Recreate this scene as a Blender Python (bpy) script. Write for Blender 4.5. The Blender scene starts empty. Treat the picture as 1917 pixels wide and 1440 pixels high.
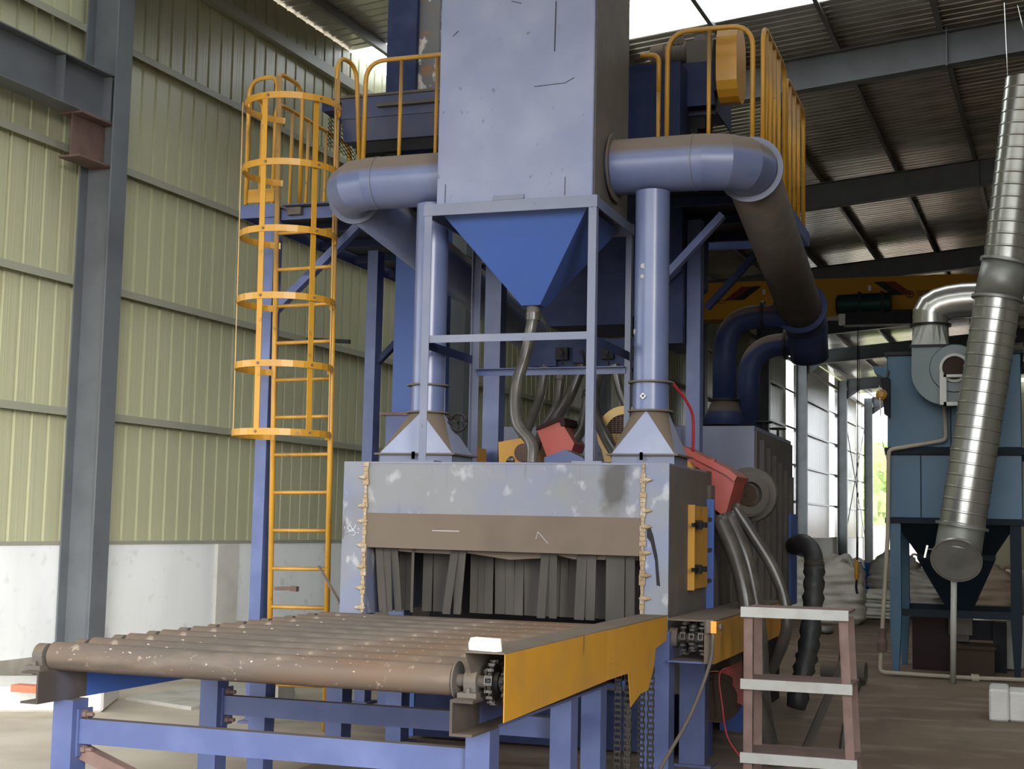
import bpy, math, random
from mathutils import Vector, Matrix
random.seed(7)
sc = bpy.context.scene
C = sc.collection

# ---------------------------------------------------------------- camera
cam_d = bpy.data.cameras.new('camera'); cam = bpy.data.objects.new('camera', cam_d); C.objects.link(cam)
cam_d.sensor_fit = 'HORIZONTAL'; cam_d.sensor_width = 36.0; cam_d.lens = 36.0 * 2650.0 / 1917.0
cam_d.clip_end = 500
cam.location = (0, 0, 1.6)
yaw, pitch, roll = math.radians(19.4), math.radians(5.63), math.radians(1.2)
cam.rotation_euler = (Matrix.Rotation(yaw, 3, 'Z') @ Matrix.Rotation(math.pi / 2 + pitch, 3, 'X') @ Matrix.Rotation(roll, 3, 'Z')).to_euler()
sc.camera = cam

# ---------------------------------------------------------------- daylight and exposure
w = bpy.data.worlds.new('overcast_sky'); sc.world = w; w.use_nodes = True
bg = w.node_tree.nodes['Background']
bg.inputs[0].default_value = (0.93, 0.97, 1.0, 1); bg.inputs[1].default_value = 1.0
sun_d = bpy.data.lights.new('hazy_sun', 'SUN'); sun_d.energy = .75; sun_d.angle = math.radians(24); sun_d.color = (1, .96, .9)
sun = bpy.data.objects.new('hazy_sun', sun_d); C.objects.link(sun)
sun.rotation_euler = Vector((-math.sin(math.radians(38)), math.cos(math.radians(38)), -math.tan(math.radians(12)))).to_track_quat('-Z', 'Y').to_euler()
vs = sc.view_settings
vs.view_transform = 'Standard'; vs.look = 'None'; vs.gamma = 1.0; vs.use_curve_mapping = False
vs.exposure = 2.5
try:
    sc.cycles.use_denoising = True
    sc.cycles.max_bounces = 10; sc.cycles.diffuse_bounces = 6; sc.cycles.glossy_bounces = 4
    sc.cycles.sample_clamp_indirect = 8.0; sc.cycles.caustics_reflective = False
except Exception:
    pass

# ---------------------------------------------------------------- materials
MATS = {}
def nt_new(name):
    m = bpy.data.materials.new(name); m.use_nodes = True
    nt = m.node_tree; b = nt.nodes['Principled BSDF']
    MATS[name] = m
    return m, nt, b
def node(nt, t, **kw):
    n = nt.nodes.new(t)
    for k, v in kw.items(): setattr(n, k, v)
    return n
def noise_fac(nt, scale, lo, hi, detail=5, stretch=None):
    tc = node(nt, 'ShaderNodeTexCoord')
    src = tc.outputs['Object']
    if stretch:
        mp = node(nt, 'ShaderNodeMapping'); mp.inputs['Scale'].default_value = stretch
        nt.links.new(src, mp.inputs[0]); src = mp.outputs[0]
    n = node(nt, 'ShaderNodeTexNoise'); n.inputs['Scale'].default_value = scale; n.inputs['Detail'].default_value = detail
    nt.links.new(src, n.inputs['Vector'])
    r = node(nt, 'ShaderNodeMapRange'); r.inputs[1].default_value = lo; r.inputs[2].default_value = hi
    nt.links.new(n.outputs['Fac'], r.inputs[0])
    return r.outputs[0]
def mixc(nt, fac, a, b):
    m = node(nt, 'ShaderNodeMix', data_type='RGBA')
    if hasattr(fac, 'is_linked') or not isinstance(fac, (int, float)): nt.links.new(fac, m.inputs[0])
    else: m.inputs[0].default_value = fac
    for sock, val in ((m.inputs[6], a), (m.inputs[7], b)):
        if isinstance(val, tuple): sock.default_value = (*val, 1)
        else: nt.links.new(val, sock)
    return m.outputs[2]
def mul(nt, a, b):
    m = node(nt, 'ShaderNodeMath', operation='MULTIPLY')
    for s, v in ((m.inputs[0], a), (m.inputs[1], b)):
        if isinstance(v, (int, float)): s.default_value = v
        else: nt.links.new(v, s)
    return m.outputs[0]
DUST = (0.125, 0.094, 0.066)
def mat(name, col, rough=.5, metal=0., layers=(), dust=0., bump=0., bscale=60., spec=.5):
    """layers: (colour, noise scale, lo, hi, strength[, stretch]) laid over the base; dust settles on faces that look up"""
    m, nt, b = nt_new(name)
    c = col
    for L in layers:
        f = noise_fac(nt, L[1], L[2], L[3], 6, L[5] if len(L) > 5 else None)
        c = mixc(nt, mul(nt, f, L[4]), c, L[0])
    if dust > 0:
        g = node(nt, 'ShaderNodeNewGeometry'); sp = node(nt, 'ShaderNodeSeparateXYZ')
        nt.links.new(g.outputs['Normal'], sp.inputs[0])
        r = node(nt, 'ShaderNodeMapRange'); r.inputs[1].default_value = .18; r.inputs[2].default_value = .42
        nt.links.new(sp.outputs[2], r.inputs[0])
        f = mul(nt, r.outputs[0], dust)
        c = mixc(nt, f, c, DUST)
        rr = node(nt, 'ShaderNodeMapRange'); rr.inputs[3].default_value = rough; rr.inputs[4].default_value = .95
        nt.links.new(f, rr.inputs[0]); nt.links.new(rr.outputs[0], b.inputs['Roughness'])
    else:
        b.inputs['Roughness'].default_value = rough
    if isinstance(c, tuple): b.inputs['Base Color'].default_value = (*c, 1)
    else: nt.links.new(c, b.inputs['Base Color'])
    b.inputs['Metallic'].default_value = metal
    b.inputs['Specular IOR Level'].default_value = spec
    if bump:
        tc = node(nt, 'ShaderNodeTexCoord'); n = node(nt, 'ShaderNodeTexNoise'); n.inputs['Scale'].default_value = bscale; n.inputs['Detail'].default_value = 6
        nt.links.new(tc.outputs['Object'], n.inputs['Vector'])
        bp = node(nt, 'ShaderNodeBump'); bp.inputs['Strength'].default_value = bump; bp.inputs['Distance'].default_value = .02
        nt.links.new(n.outputs['Fac'], bp.inputs['Height']); nt.links.new(bp.outputs[0], b.inputs['Normal'])
    return m
BLUE = (0.06, 0.082, 0.195)
mat('blue_paint', BLUE, .38, layers=[((.13, .16, .32), 3, .45, .75, .5), ((.05, .07, .2), 9, .55, .8, .35)], dust=.9)
mat('channel_rust', (0.055, 0.046, 0.04), .7, layers=[((.10, .082, .068), 5, .45, .7, .7), ((.06, .065, .10), 2.5, .55, .7, .6)], dust=.6, spec=.2)
mat('dusty_blue', (0.075, 0.10, 0.24), .55, layers=[((.14, .115, .095), 2.2, .45, .66, .85), ((.05, .045, .042), 7, .6, .75, .6)], dust=.95)
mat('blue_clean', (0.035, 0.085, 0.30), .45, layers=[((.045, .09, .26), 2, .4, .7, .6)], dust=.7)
mat('box_blue', (0.15, 0.17, 0.265), .42, layers=[((.22, .24, .33), 2.2, .42, .7, .7), ((.10, .13, .26), 1.3, .5, .75, .6), ((.06, .065, .09), 14, .68, .74, .7)], dust=.9)
mat('blue_half_shaded', (0.036, 0.048, 0.115), .45, layers=[((.07, .075, .11), 3, .45, .7, .6)], dust=.9)  # machine blue with the shade under the overhang put into its colour
mat('blue_grey', (0.115, 0.13, 0.195), .42, layers=[((.16, .17, .22), 2.2, .42, .7, .7), ((.08, .10, .19), 1.3, .5, .75, .6), ((.06, .065, .09), 14, .68, .74, .7)], dust=.9)
mat('blue_pale', (0.22, 0.245, 0.35), .35, layers=[((.30, .32, .40), 3, .45, .7, .6), ((.2, .23, .36), 7, .6, .75, .5)])
mat('blue_duct', (0.10, 0.125, 0.235), .3, layers=[((.15, .17, .26), 3, .45, .7, .6), ((.06, .09, .2), 6, .5, .75, .5)], dust=.95)
mat('blue_shaded', (0.016, 0.024, 0.066), .5, layers=[((.04, .05, .1), 4, .45, .75, .6)], dust=.8, spec=.15)  # same blue paint, darkened to carry the shade on inner and rear parts
mat('scuffed_blue', (0.155, 0.165, 0.20), .5, layers=[((.115, .14, .24), 2.2, .42, .62, .9), ((.10, .09, .08), 1.6, .5, .75, .6), ((.42, .42, .42), 9, .60, .68, .5, (1, 1, .6)), ((.05, .045, .042), 4, .64, .70, .7, (2.2, 1, .45)), ((.09, .08, .075), 9, .70, .78, .5, (1.6, 1, .2))], dust=.8)
mat('yellow_paint', (0.45, 0.225, 0.018), .42, layers=[((.34, .17, .03), 5, .5, .75, .6), ((.10, .05, .02), 16, .64, .72, .5)], dust=.5)
mat('yellow_worn', (0.42, 0.205, 0.013), .5, layers=[((.27, .15, .045), 1.8, .52, .75, .7), ((.36, .19, .03), 8, .5, .7, .4, (1, 1, .3)), ((.06, .04, .03), 5, .68, .76, .8, (1.5, 1.5, .5))], dust=.95)
mat('yellow_faded', (0.55, 0.38, 0.14), .6, dust=.4)
mat('red_paint', (0.36, 0.062, 0.045), .4, layers=[((.24, .04, .03), 5, .5, .7, .6)], dust=.5)
mat('red_dark', (0.022, 0.007, 0.007), .5, spec=.15)
mat('rust_brown', (0.16, 0.10, 0.085), .75, layers=[((.10, .06, .05), 7, .45, .7, .7)], bump=.1)
mat('roller_steel', (0.112, 0.080, 0.058), .62, layers=[((.125, .07, .04), 1.7, .48, .70, .8), ((.085, .072, .062), 3, .48, .66, .9, (.45, 1.5, 1.5)), ((.06, .052, .046), 14, .55, .7, .5, (.12, 1.4, 1.4)), ((.16, .125, .098), 10, .55, .7, .6, (.3, 1, 1)), ((.50, .42, .34), 60, .69, .72, .8, (.45, 1, 1)), ((.32, .26, .20), 18, .66, .72, .6, (1, .4, 1))], spec=.3)
mat('brown_dust', (0.125, 0.098, 0.075), .8, layers=[((.095, .075, .058), 3, .45, .7, .7)], spec=.2)
mat('dusty_steel', (0.10, 0.088, 0.078), .62, layers=[((.15, .12, .095), 6, .45, .7, .6)], dust=.7, spec=.15)
mat('dark_steel', (0.03, 0.03, 0.033), .5, metal=.3, dust=.5, spec=.15)
mat('black_steel', (0.012, 0.012, 0.014), .5, dust=.3, spec=.15)
mat('chain_steel', (0.10, 0.095, 0.088), .32, metal=.9)
mat('rubber_strip', (0.042, 0.037, 0.032), .7, layers=[((.072, .06, .05), 5, .45, .72, .8, (1, 1, .3))], spec=.3)
mat('hose_rubber', (0.05, 0.046, 0.04), .28, layers=[((.12, .10, .08), 6, .45, .7, .6)])
mat('hose_black', (0.025, 0.025, 0.026), .5, layers=[((.07, .06, .055), 8, .45, .7, .6)], bump=.25, bscale=25)
mat('weld_rust', (0.30, 0.22, 0.13), .85, layers=[((.45, .42, .36), 18, .5, .65, .8), ((.16, .08, .03), 9, .5, .7, .7)], bump=.5)
mat('white_board', (0.33, 0.33, 0.31), .75, layers=[((.25, .23, .21), 9, .5, .72, .6)], dust=.35)
mat('white_foam', (0.80, 0.77, 0.70), .8)
mat('white_plastic', (0.55, 0.54, 0.50), .4)
mat('pipe_white', (0.42, 0.36, 0.28), .6)
mat('orange_plastic', (0.85, 0.30, 0.03), .45)
mat('mesh_dark', (0.05, 0.032, 0.022), .7, spec=.15)
mat('galvanised', (0.50, 0.495, 0.455), .26, metal=.75, layers=[((.38, .375, .345), 3, .45, .7, .6)])
mat('galv_dull', (0.33, 0.33, 0.30), .45, metal=.5, layers=[((.15, .15, .14), 3, .45, .7, .6)])
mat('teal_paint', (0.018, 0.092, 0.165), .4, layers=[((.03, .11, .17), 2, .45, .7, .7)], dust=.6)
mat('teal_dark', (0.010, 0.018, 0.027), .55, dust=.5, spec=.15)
m = mat('wall_sheet', (0.48, 0.48, 0.315), .30, layers=[((.43, .43, .285), 1.2, .4, .7, .6)])
def flute(m, axis_scale, strength):
    nt = m.node_tree; b = nt.nodes['Principled BSDF']
    tc = node(nt, 'ShaderNodeTexCoord'); mp = node(nt, 'ShaderNodeMapping'); mp.inputs['Scale'].default_value = axis_scale
    n = node(nt, 'ShaderNodeTexNoise'); n.inputs['Scale'].default_value = 1; n.inputs['Detail'].default_value = 3
    oi = node(nt, 'ShaderNodeObjectInfo'); ad = node(nt, 'ShaderNodeVectorMath', operation='ADD')
    nt.links.new(tc.outputs['Object'], mp.inputs[0]); nt.links.new(mp.outputs[0], ad.inputs[0]); nt.links.new(oi.outputs['Location'], ad.inputs[1])
    nt.links.new(ad.outputs[0], n.inputs['Vector'])
    bp = node(nt, 'ShaderNodeBump'); bp.inputs['Strength'].default_value = strength; bp.inputs['Distance'].default_value = .02
    nt.links.new(n.outputs['Fac'], bp.inputs['Height']); nt.links.new(bp.outputs[0], b.inputs['Normal'])
flute(m, (20, 30, .25), .25)
mat('girt_paint', (0.33, 0.33, 0.26), .4)
mat('roof_sheet', (0.58, 0.56, 0.51), .18, metal=.4, layers=[((.27, .255, .225), 1.0, .42, .7, .7)])
flute(MATS['roof_sheet'], (20, 14, .35), .14)
mat('purlin_grey', (0.20, 0.205, 0.20), .42, metal=.2)
mat('frame_grey', (0.125, 0.137, 0.15), .5, layers=[((.075, .08, .09), 2, .45, .7, .6)])
mat('whitewash', (0.88, 0.90, 0.91), .85, layers=[((.74, .76, .77), 1.8, .45, .72, .7, (1, 1, .35)), ((.40, .40, .38), 6, .6, .8, .4)])
mat('raw_concrete', (0.36, 0.34, 0.30), .9, layers=[((.22, .20, .16), 3, .45, .7, .7)], bump=.3)
mat('white_concrete', (0.62, 0.60, 0.56), .9, layers=[((.5, .47, .43), 3, .45, .7, .6)], bump=.3)
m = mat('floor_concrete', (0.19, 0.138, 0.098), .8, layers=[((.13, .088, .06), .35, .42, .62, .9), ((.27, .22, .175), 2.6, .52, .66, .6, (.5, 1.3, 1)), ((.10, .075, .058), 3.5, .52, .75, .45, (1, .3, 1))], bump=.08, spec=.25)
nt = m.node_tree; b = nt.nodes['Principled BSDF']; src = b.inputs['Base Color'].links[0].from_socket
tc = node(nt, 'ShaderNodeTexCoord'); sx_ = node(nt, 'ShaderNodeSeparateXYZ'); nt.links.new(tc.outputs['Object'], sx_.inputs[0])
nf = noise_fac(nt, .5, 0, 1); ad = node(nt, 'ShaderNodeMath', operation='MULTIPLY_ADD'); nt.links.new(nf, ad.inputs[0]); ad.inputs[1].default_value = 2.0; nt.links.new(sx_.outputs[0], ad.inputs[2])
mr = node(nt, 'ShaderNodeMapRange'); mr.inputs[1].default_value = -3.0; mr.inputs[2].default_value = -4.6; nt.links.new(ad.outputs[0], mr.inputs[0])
nt.links.new(mixc(nt, mr.outputs[0], src, mixc(nt, noise_fac(nt, 1.3, .4, .7), (.40, .35, .28), (.30, .255, .20))), b.inputs['Base Color'])  # brown dust fading to pale concrete; brighter left-hand light put into the colour
mat('outside_ground', (0.40, 0.39, 0.36), .95)
mat('brick_red', (0.42, 0.13, 0.07), .9, layers=[((.30, .09, .05), 9, .5, .7, .6)])
mat('crane_yellow', (0.42, 0.20, 0.008), .5, spec=.15)
mat('crane_red', (0.12, 0.018, 0.014), .5, spec=.15)
mat('crane_black', (0.012, 0.010, 0.010), .5, spec=.15)
mat('hoist_green', (0.008, 0.04, 0.032), .45, spec=.15)
mat('fan_green', (0.10, 0.14, 0.14), .35, layers=[((.14, .18, .17), 3, .45, .7, .6)])
mat('woven_bag', (0.60, 0.56, 0.49), .8, layers=[((.38, .34, .29), 3, .45, .7, .7)], bump=.35, bscale=9)
mat('woven_bag_pale', (0.72, 0.71, 0.62), .7, layers=[((.5, .48, .41), 3, .45, .7, .6)], bump=.3, bscale=8)
mat('brown_bag', (0.28, 0.20, 0.14), .7, layers=[((.45, .38, .31), 2, .5, .7, .8, (.3, 1, 2))], bump=.3, bscale=8)
mat('blue_barrel', (0.02, 0.12, 0.55), .4)
mat('leaf_green', (0.30, 0.40, 0.14), .7, layers=[((.46, .52, .26), 6, .45, .65, .8)])
mat('bank_wall', (0.55, 0.47, 0.42), .9)
mat('chalk', (0.55, 0.57, 0.62), .9)
mat('red_hose', (0.38, 0.03, 0.04), .4)
mat('peeled_paint', (0.10, 0.10, 0.105), .55, layers=[((.50, .47, .42), 9, .56, .60, .9, (1, 1, .6)), ((.20, .10, .04), 5, .52, .62, .9)])
m, nt, b = nt_new('skylight_panel')
t = node(nt, 'ShaderNodeBsdfTranslucent'); t.inputs[0].default_value = (.9, .92, .9, 1)
out = nt.nodes['Material Output']; nt.links.new(t.outputs[0], out.inputs[0])
m, nt, b = nt_new('stained_panel')   # scuffed blue with one long oil stain
base = mixc(nt, mul(nt, noise_fac(nt, 2.4, .42, .62, 6), .9), (.155, .157, .168), (.12, .135, .20))
base = mixc(nt, mul(nt, noise_fac(nt, 1.3, .5, .75, 5), .6), base, (.11, .10, .09))
base = mixc(nt, mul(nt, noise_fac(nt, 8.5, .58, .68, 6, (1, 1, .7)), .45), base, (.40, .40, .41))
base = mixc(nt, mul(nt, noise_fac(nt, 11, .66, .76, 6, (1.8, 1, .15)), .5), base, (.09, .08, .075))
tc = node(nt, 'ShaderNodeTexCoord'); mp = node(nt, 'ShaderNodeMapping'); mp.inputs['Location'].default_value = (-.77 * 7.5, 0, -1.85 * 3.4); mp.inputs['Scale'].default_value = (7.5, 0, 3.4)
nz = node(nt, 'ShaderNodeTexNoise'); nz.inputs['Scale'].default_value = 6; nz.inputs['Detail'].default_value = 6
nt.links.new(tc.outputs['Object'], mp.inputs[0]); nt.links.new(tc.outputs['Object'], nz.inputs['Vector'])
ln = node(nt, 'ShaderNodeVectorMath', operation='LENGTH'); nt.links.new(mp.outputs[0], ln.inputs[0])
ad = node(nt, 'ShaderNodeMath', operation='ADD'); nt.links.new(ln.outputs['Value'], ad.inputs[0]); nt.links.new(nz.outputs['Fac'], ad.inputs[1])
mr = node(nt, 'ShaderNodeMapRange'); mr.inputs[1].default_value = 1.35; mr.inputs[2].default_value = .9; nt.links.new(ad.outputs[0], mr.inputs[0])
base = mixc(nt, mul(nt, mr.outputs[0], .95), base, (.035, .031, .028))
nt.links.new(base, b.inputs['Base Color']); b.inputs['Roughness'].default_value = .5

# ---------------------------------------------------------------- mesh helpers
class MB:
    def __init__(s): s.v = []; s.f = []; s.sm = []
    def add(s, vs, fs, smooth=False):
        o = len(s.v); s.v += [tuple(p) for p in vs]
        for f in fs: s.f.append([i + o for i in f]); s.sm.append(smooth)
        return s
    def box(s, x0, x1, y0, y1, z0, z1):
        return s.add([(x, y, z) for z in (z0, z1) for y in (y0, y1) for x in (x0, x1)],
                     [(0, 2, 3, 1), (4, 5, 7, 6), (0, 1, 5, 4), (2, 6, 7, 3), (0, 4, 6, 2), (1, 3, 7, 5)])
    def bar(s, p, q, a, b, up=(0, 0, 1)):
        p = Vector(p); q = Vector(q); d = (q - p).normalized(); up = Vector(up)
        if abs(d.dot(up)) > .98: up = Vector((0, 1, 0))
        r = d.cross(up).normalized(); u = r.cross(d).normalized()
        vs = [c + r * (i * a / 2) + u * (j * b / 2) for c in (p, q) for j in (-1, 1) for i in (-1, 1)]
        return s.add(vs, [(0, 2, 3, 1), (4, 5, 7, 6), (0, 1, 5, 4), (2, 6, 7, 3), (0, 4, 6, 2), (1, 3, 7, 5)])
    def tube(s, pts, r, n=12, cap=True):
        pts = [Vector(p) for p in pts]; m = len(pts)
        rs = r if isinstance(r, (list, tuple)) else [r] * m
        d0 = (pts[1] - pts[0]).normalized()
        a = Vector((0, 0, 1)) if abs(d0.z) < .9 else Vector((0, 1, 0))
        u = (a - d0 * a.dot(d0)).normalized()
        vs = []
        for i, p in enumerate(pts):
            if i == 0: d = pts[1] - pts[0]
            elif i == m - 1: d = pts[-1] - pts[-2]
            else: d = (pts[i + 1] - p).normalized() + (p - pts[i - 1]).normalized()
            d = d.normalized(); u = (u - d * u.dot(d)).normalized(); w_ = d.cross(u)
            for k in range(n):
                t = 2 * math.pi * k / n
                vs.append(p + (u * math.cos(t) + w_ * math.sin(t)) * rs[i])
        fs = [(i * n + k, i * n + (k + 1) % n, (i + 1) * n + (k + 1) % n, (i + 1) * n + k) for i in range(m - 1) for k in range(n)]
        s.add(vs, fs, True)
        if cap:
            o = len(s.v) - m * n
            s.f.append([o + k for k in range(n)][::-1]); s.sm.append(False)
            s.f.append([o + (m - 1) * n + k for k in range(n)]); s.sm.append(False)
        return s
    def segments(s, pts, r, n=30):
        """mitred rings of a bent duct, one list of two rings per section"""
        t = MB(); t.tube(pts, r, n, False)
        return [[t.v[i * n:(i + 1) * n], t.v[(i + 1) * n:(i + 2) * n]] for i in range(len(pts) - 1)]
    def lathe(s, o, axis, prof, n=20, smooth=True):
        """prof: (distance along axis, radius); sharp rings by repeating a pair"""
        o = Vector(o); d = Vector(axis).normalized()
        a = Vector((0, 0, 1)) if abs(d.z) < .9 else Vector((0, 1, 0))
        u = (a - d * a.dot(d)).normalized(); w_ = d.cross(u)
        for (t0, r0), (t1, r1) in zip(prof, prof[1:]):
            vs = []
            for t, r in ((t0, r0), (t1, r1)):
                for k in range(n):
                    an = 2 * math.pi * k / n
                    vs.append(o + d * t + (u * math.cos(an) + w_ * math.sin(an)) * max(r, 1e-5))
            s.add(vs, [(k, (k + 1) % n, n + (k + 1) % n, n + k) for k in range(n)], smooth and abs(t1 - t0) > 1e-6)
        return s
    def disc(s, o, axis, r, h, n=20):
        return s.lathe(o, axis, [(-h / 2, 0), (-h / 2, r), (h / 2, r), (h / 2, 0)], n)
    def prism(s, poly, ext):
        ext = Vector(ext); n = len(poly); P = [Vector(p) for p in poly]
        vs = P + [p + ext for p in P]
        return s.add(vs, [list(range(n))[::-1], list(range(n, 2 * n))] + [(i, (i + 1) % n, n + (i + 1) % n, n + i) for i in range(n)])
    def loft(s, rings, cap=True, smooth=False):
        n = len(rings[0]); vs = [p for r in rings for p in r]
        fs = [(i * n + k, i * n + (k + 1) % n, (i + 1) * n + (k + 1) % n, (i + 1) * n + k) for i in range(len(rings) - 1) for k in range(n)]
        s.add(vs, fs, smooth)
        if cap:
            o = len(s.v) - len(vs)
            s.f.append([o + k for k in range(n)][::-1]); s.sm.append(False)
            s.f.append([o + len(vs) - n + k for k in range(n)]); s.sm.append(False)
        return s
    def cprof(s, p, q, a, b, t, inward, up=(0, 0, 1)):
        """channel from p to q: web height b along up, flanges a wide towards inward"""
        p = Vector(p); q = Vector(q); i = Vector(inward).normalized(); u = Vector(up)
        P = [(0, -b / 2), (a, -b / 2), (a, -b / 2 + t), (t, -b / 2 + t), (t, b / 2 - t), (a, b / 2 - t), (a, b / 2), (0, b / 2)]
        return s.prism([p + i * x + u * z for x, z in P], q - p)
    def lprof(s, x, y, z0, z1, a, sx, sy, t=.006):
        P = [(0, 0), (a, 0), (a, t), (t, t), (t, a), (0, a)]
        return s.prism([(x + sx * px, y + sy * py, z0) for px, py in P], (0, 0, z1 - z0))
    def ibeam(s, p, q, h, w_, t=.012, up=(0, 0, 1)):
        p = Vector(p); q = Vector(q); d = (q - p).normalized(); up = Vector(up); up = (up - d * up.dot(d)).normalized()
        s.bar(p, q, t, h - 2 * t, up)
        for k in (-1, 1): s.bar(p + up * (k * (h / 2 - t / 2)), q + up * (k * (h / 2 - t / 2)), w_, t, up)
        return s
    def build(s, name, m, parent=None, loc=None, bevel=0., fix=False):
        base = Vector(loc) if loc is not None else (WORLD.get(parent.name, Vector()) if parent is not None else Vector())
        me = bpy.data.meshes.new(name)
        me.from_pydata([tuple(Vector(p) - base) for p in s.v], [], s.f)
        me.polygons.foreach_set('use_smooth', s.sm)
        me.update()
        if fix:
            import bmesh
            bm = bmesh.new(); bm.from_mesh(me); bmesh.ops.recalc_face_normals(bm, faces=bm.faces); bm.to_mesh(me); bm.free()
        me.materials.append(MATS[m])
        o = bpy.data.objects.new(name, me); C.objects.link(o)
        if parent is not None: o.parent = parent
        if loc is not None and parent is None: o.location = loc
        if bevel:
            bv = o.modifiers.new('bevel', 'BEVEL'); bv.width = bevel; bv.segments = 1; bv.limit_method = 'ANGLE'
        WORLD[o.name] = base
        return o
WORLD = {}
def tag(o, label, cat, group=None, kind=None):
    o['label'] = label; o['category'] = cat
    if group: o['group'] = group
    if kind: o['kind'] = kind
    return o
def thing(name, label, cat, loc=(0, 0, 0), group=None):
    o = bpy.data.objects.new(name, None); C.objects.link(o); o.location = loc; o.empty_display_size = .1
    WORLD[o.name] = Vector(loc)
    return tag(o, label, cat, group)
def part(name, m, parent, fn, bevel=0., fix=False, label=None):
    b_ = MB(); fn(b_); o = b_.build(name, m, parent, bevel=bevel, fix=fix)
    if label: o['label'] = label
    return o
def one(name, m, fn, loc, label, cat, group=None, bevel=0., fix=False):
    b_ = MB(); fn(b_); o = b_.build(name, m, None, loc, bevel, fix)
    return tag(o, label, cat, group)
def fillet(pts, r, n=8):
    P = [Vector(p) for p in pts]; out = [P[0]]
    for a, b_, c in zip(P, P[1:], P[2:]):
        d0 = (a - b_).normalized(); d1 = (c - b_).normalized()
        ang = d0.angle(d1); t = min(r / math.tan(ang / 2), (a - b_).length * .49, (c - b_).length * .49)
        p0 = b_ + d0 * t; p1 = b_ + d1 * t
        for i in range(n + 1):
            k = i / n; out.append(p0 * (1 - k) ** 2 + b_ * (2 * k * (1 - k)) + p1 * k ** 2)
    out.append(P[-1]); return out
def curve(pts, n=6):
    P = [Vector(p) for p in pts]; P = [P[0] * 2 - P[1]] + P + [P[-1] * 2 - P[-2]]; out = []
    for i in range(1, len(P) - 2):
        for j in range(n):
            t = j / n; a, b_, c, d = P[i - 1:i + 3]
            out.append(.5 * ((2 * b_) + (c - a) * t + (2 * a - 5 * b_ + 4 * c - d) * t * t + (3 * b_ - a - 3 * c + d) * t ** 3))
    out.append(P[-2]); return out
def circ(c, r, n, ax='z', a0=0):
    out = []
    for k in range(n):
        t = a0 + 2 * math.pi * k / n
        out.append({'z': (c[0] + r * math.cos(t), c[1] + r * math.sin(t), c[2]), 'y': (c[0] + r * math.cos(t), c[1], c[2] + r * math.sin(t)), 'x': (c[0], c[1] + r * math.cos(t), c[2] + r * math.sin(t))}[ax])
    return out

# ================================================================ THE BUILDING (turned about two degrees from the machine line)
S = .038; NB = math.hypot(1, S); BROT = -math.atan(S)
def BW(u, v, z): return Vector((-9 + (u + (v - 12) * S) / NB, 12 + (-u * S + (v - 12)) / NB, z))
def broot(name):
    o = bpy.data.objects.new(name, None); C.objects.link(o); o.location = (-9, 12, 0); o.rotation_euler = (0, 0, BROT)
    o['kind'] = 'structure'; WORLD[o.name] = Vector(); return o
# inside the building frame a point is (u from the left wall, v - 12, z)
def bpart(name, m, parent, fn, **kw): return part(name, m, parent, fn, **kw)
V0, V1 = -1.5, 71.
FRAMES = [12., 21., 28.5, 37., 45.5, 52.5, 62.5, 71.]
def zr(u): return 7.6 + .085 * (u if u < 15 else 30 - u)          # underside of the rafters

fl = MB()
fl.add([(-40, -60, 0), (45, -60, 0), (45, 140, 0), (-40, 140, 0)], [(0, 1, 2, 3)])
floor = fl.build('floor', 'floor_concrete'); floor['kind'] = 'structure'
og = MB(); og.add([(-60, -160, -.03), (60, -160, -.03), (60, 190, -.03), (-60, 190, -.03)], [(0, 1, 2, 3)])
og = og.build('trim_1', 'outside_ground'); og['kind'] = 'structure'; og['label'] = 'pale ground outside the shed'

# left wall: sheets, girts, concrete base
wall = broot('wall_left')
def sheet_mesh(name, width, pitch, length, depth, rib, m):
    prof = []; n = round(width / pitch)
    for i in range(n):
        x = i * pitch
        prof += [(x, 0), (x + pitch - rib, 0), (x + pitch - rib * .8, depth), (x + pitch - rib * .2, depth)]
    prof.append((width, 0))
    me = bpy.data.meshes.new(name)
    vs = [(p[1], p[0], 0) for p in prof] + [(p[1], p[0], length) for p in prof]; k = len(prof)
    me.from_pydata(vs, [], [(i, i + 1, k + i + 1, k + i) for i in range(k - 1)]); me.materials.append(MATS[m]); me.update()
    return me
DOOR = (4.4, 9.4, 4.3)
wide = .75
me_w = sheet_mesh('sheet', wide, .25, 6.95, -.03, .045, 'wall_sheet')
me_ws = sheet_mesh('sheet', wide, .25, 8.25 - DOOR[2], -.03, .045, 'wall_sheet')
me_wt = sheet_mesh('sheet', wide, .25, 6.95, -.03, .045, 'skylight_panel')
k = 0
v = V0
while v < V1 - .1:
    o_short = DOOR[0] - .1 < v < DOOR[1] - .5
    lit = any(f - 2.1 < v < f - .7 for f in FRAMES[5:])
    o = bpy.data.objects.new('sheet', me_ws if o_short else (me_wt if lit else me_w)); C.objects.link(o); o.parent = wall
    o.location = (0, v - 12, DOOR[2] if o_short else 1.3)
    v += wide
def girt(z0):
    def fn(b_):
        segs = [(V0, V1)] if z0 > DOOR[2] - .1 else [(V0, DOOR[0]), (DOOR[1], V1)]
        for a, c in segs:
            b_.box(.004, .10, a - 12, c - 12, z0 - .008, z0 + .008); b_.box(.092, .10, a - 12, c - 12, z0 - .07, z0 - .008)
    return fn
for z0 in (2.66, 3.99, 5.31, 6.62): bpart('girt', 'girt_paint', wall, girt(z0))
bpart('eave_beam', 'girt_paint', wall, lambda b_: (b_.box(.01, .12, V0 - 12, V1 - 12, 7.66, 7.80)))
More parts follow.
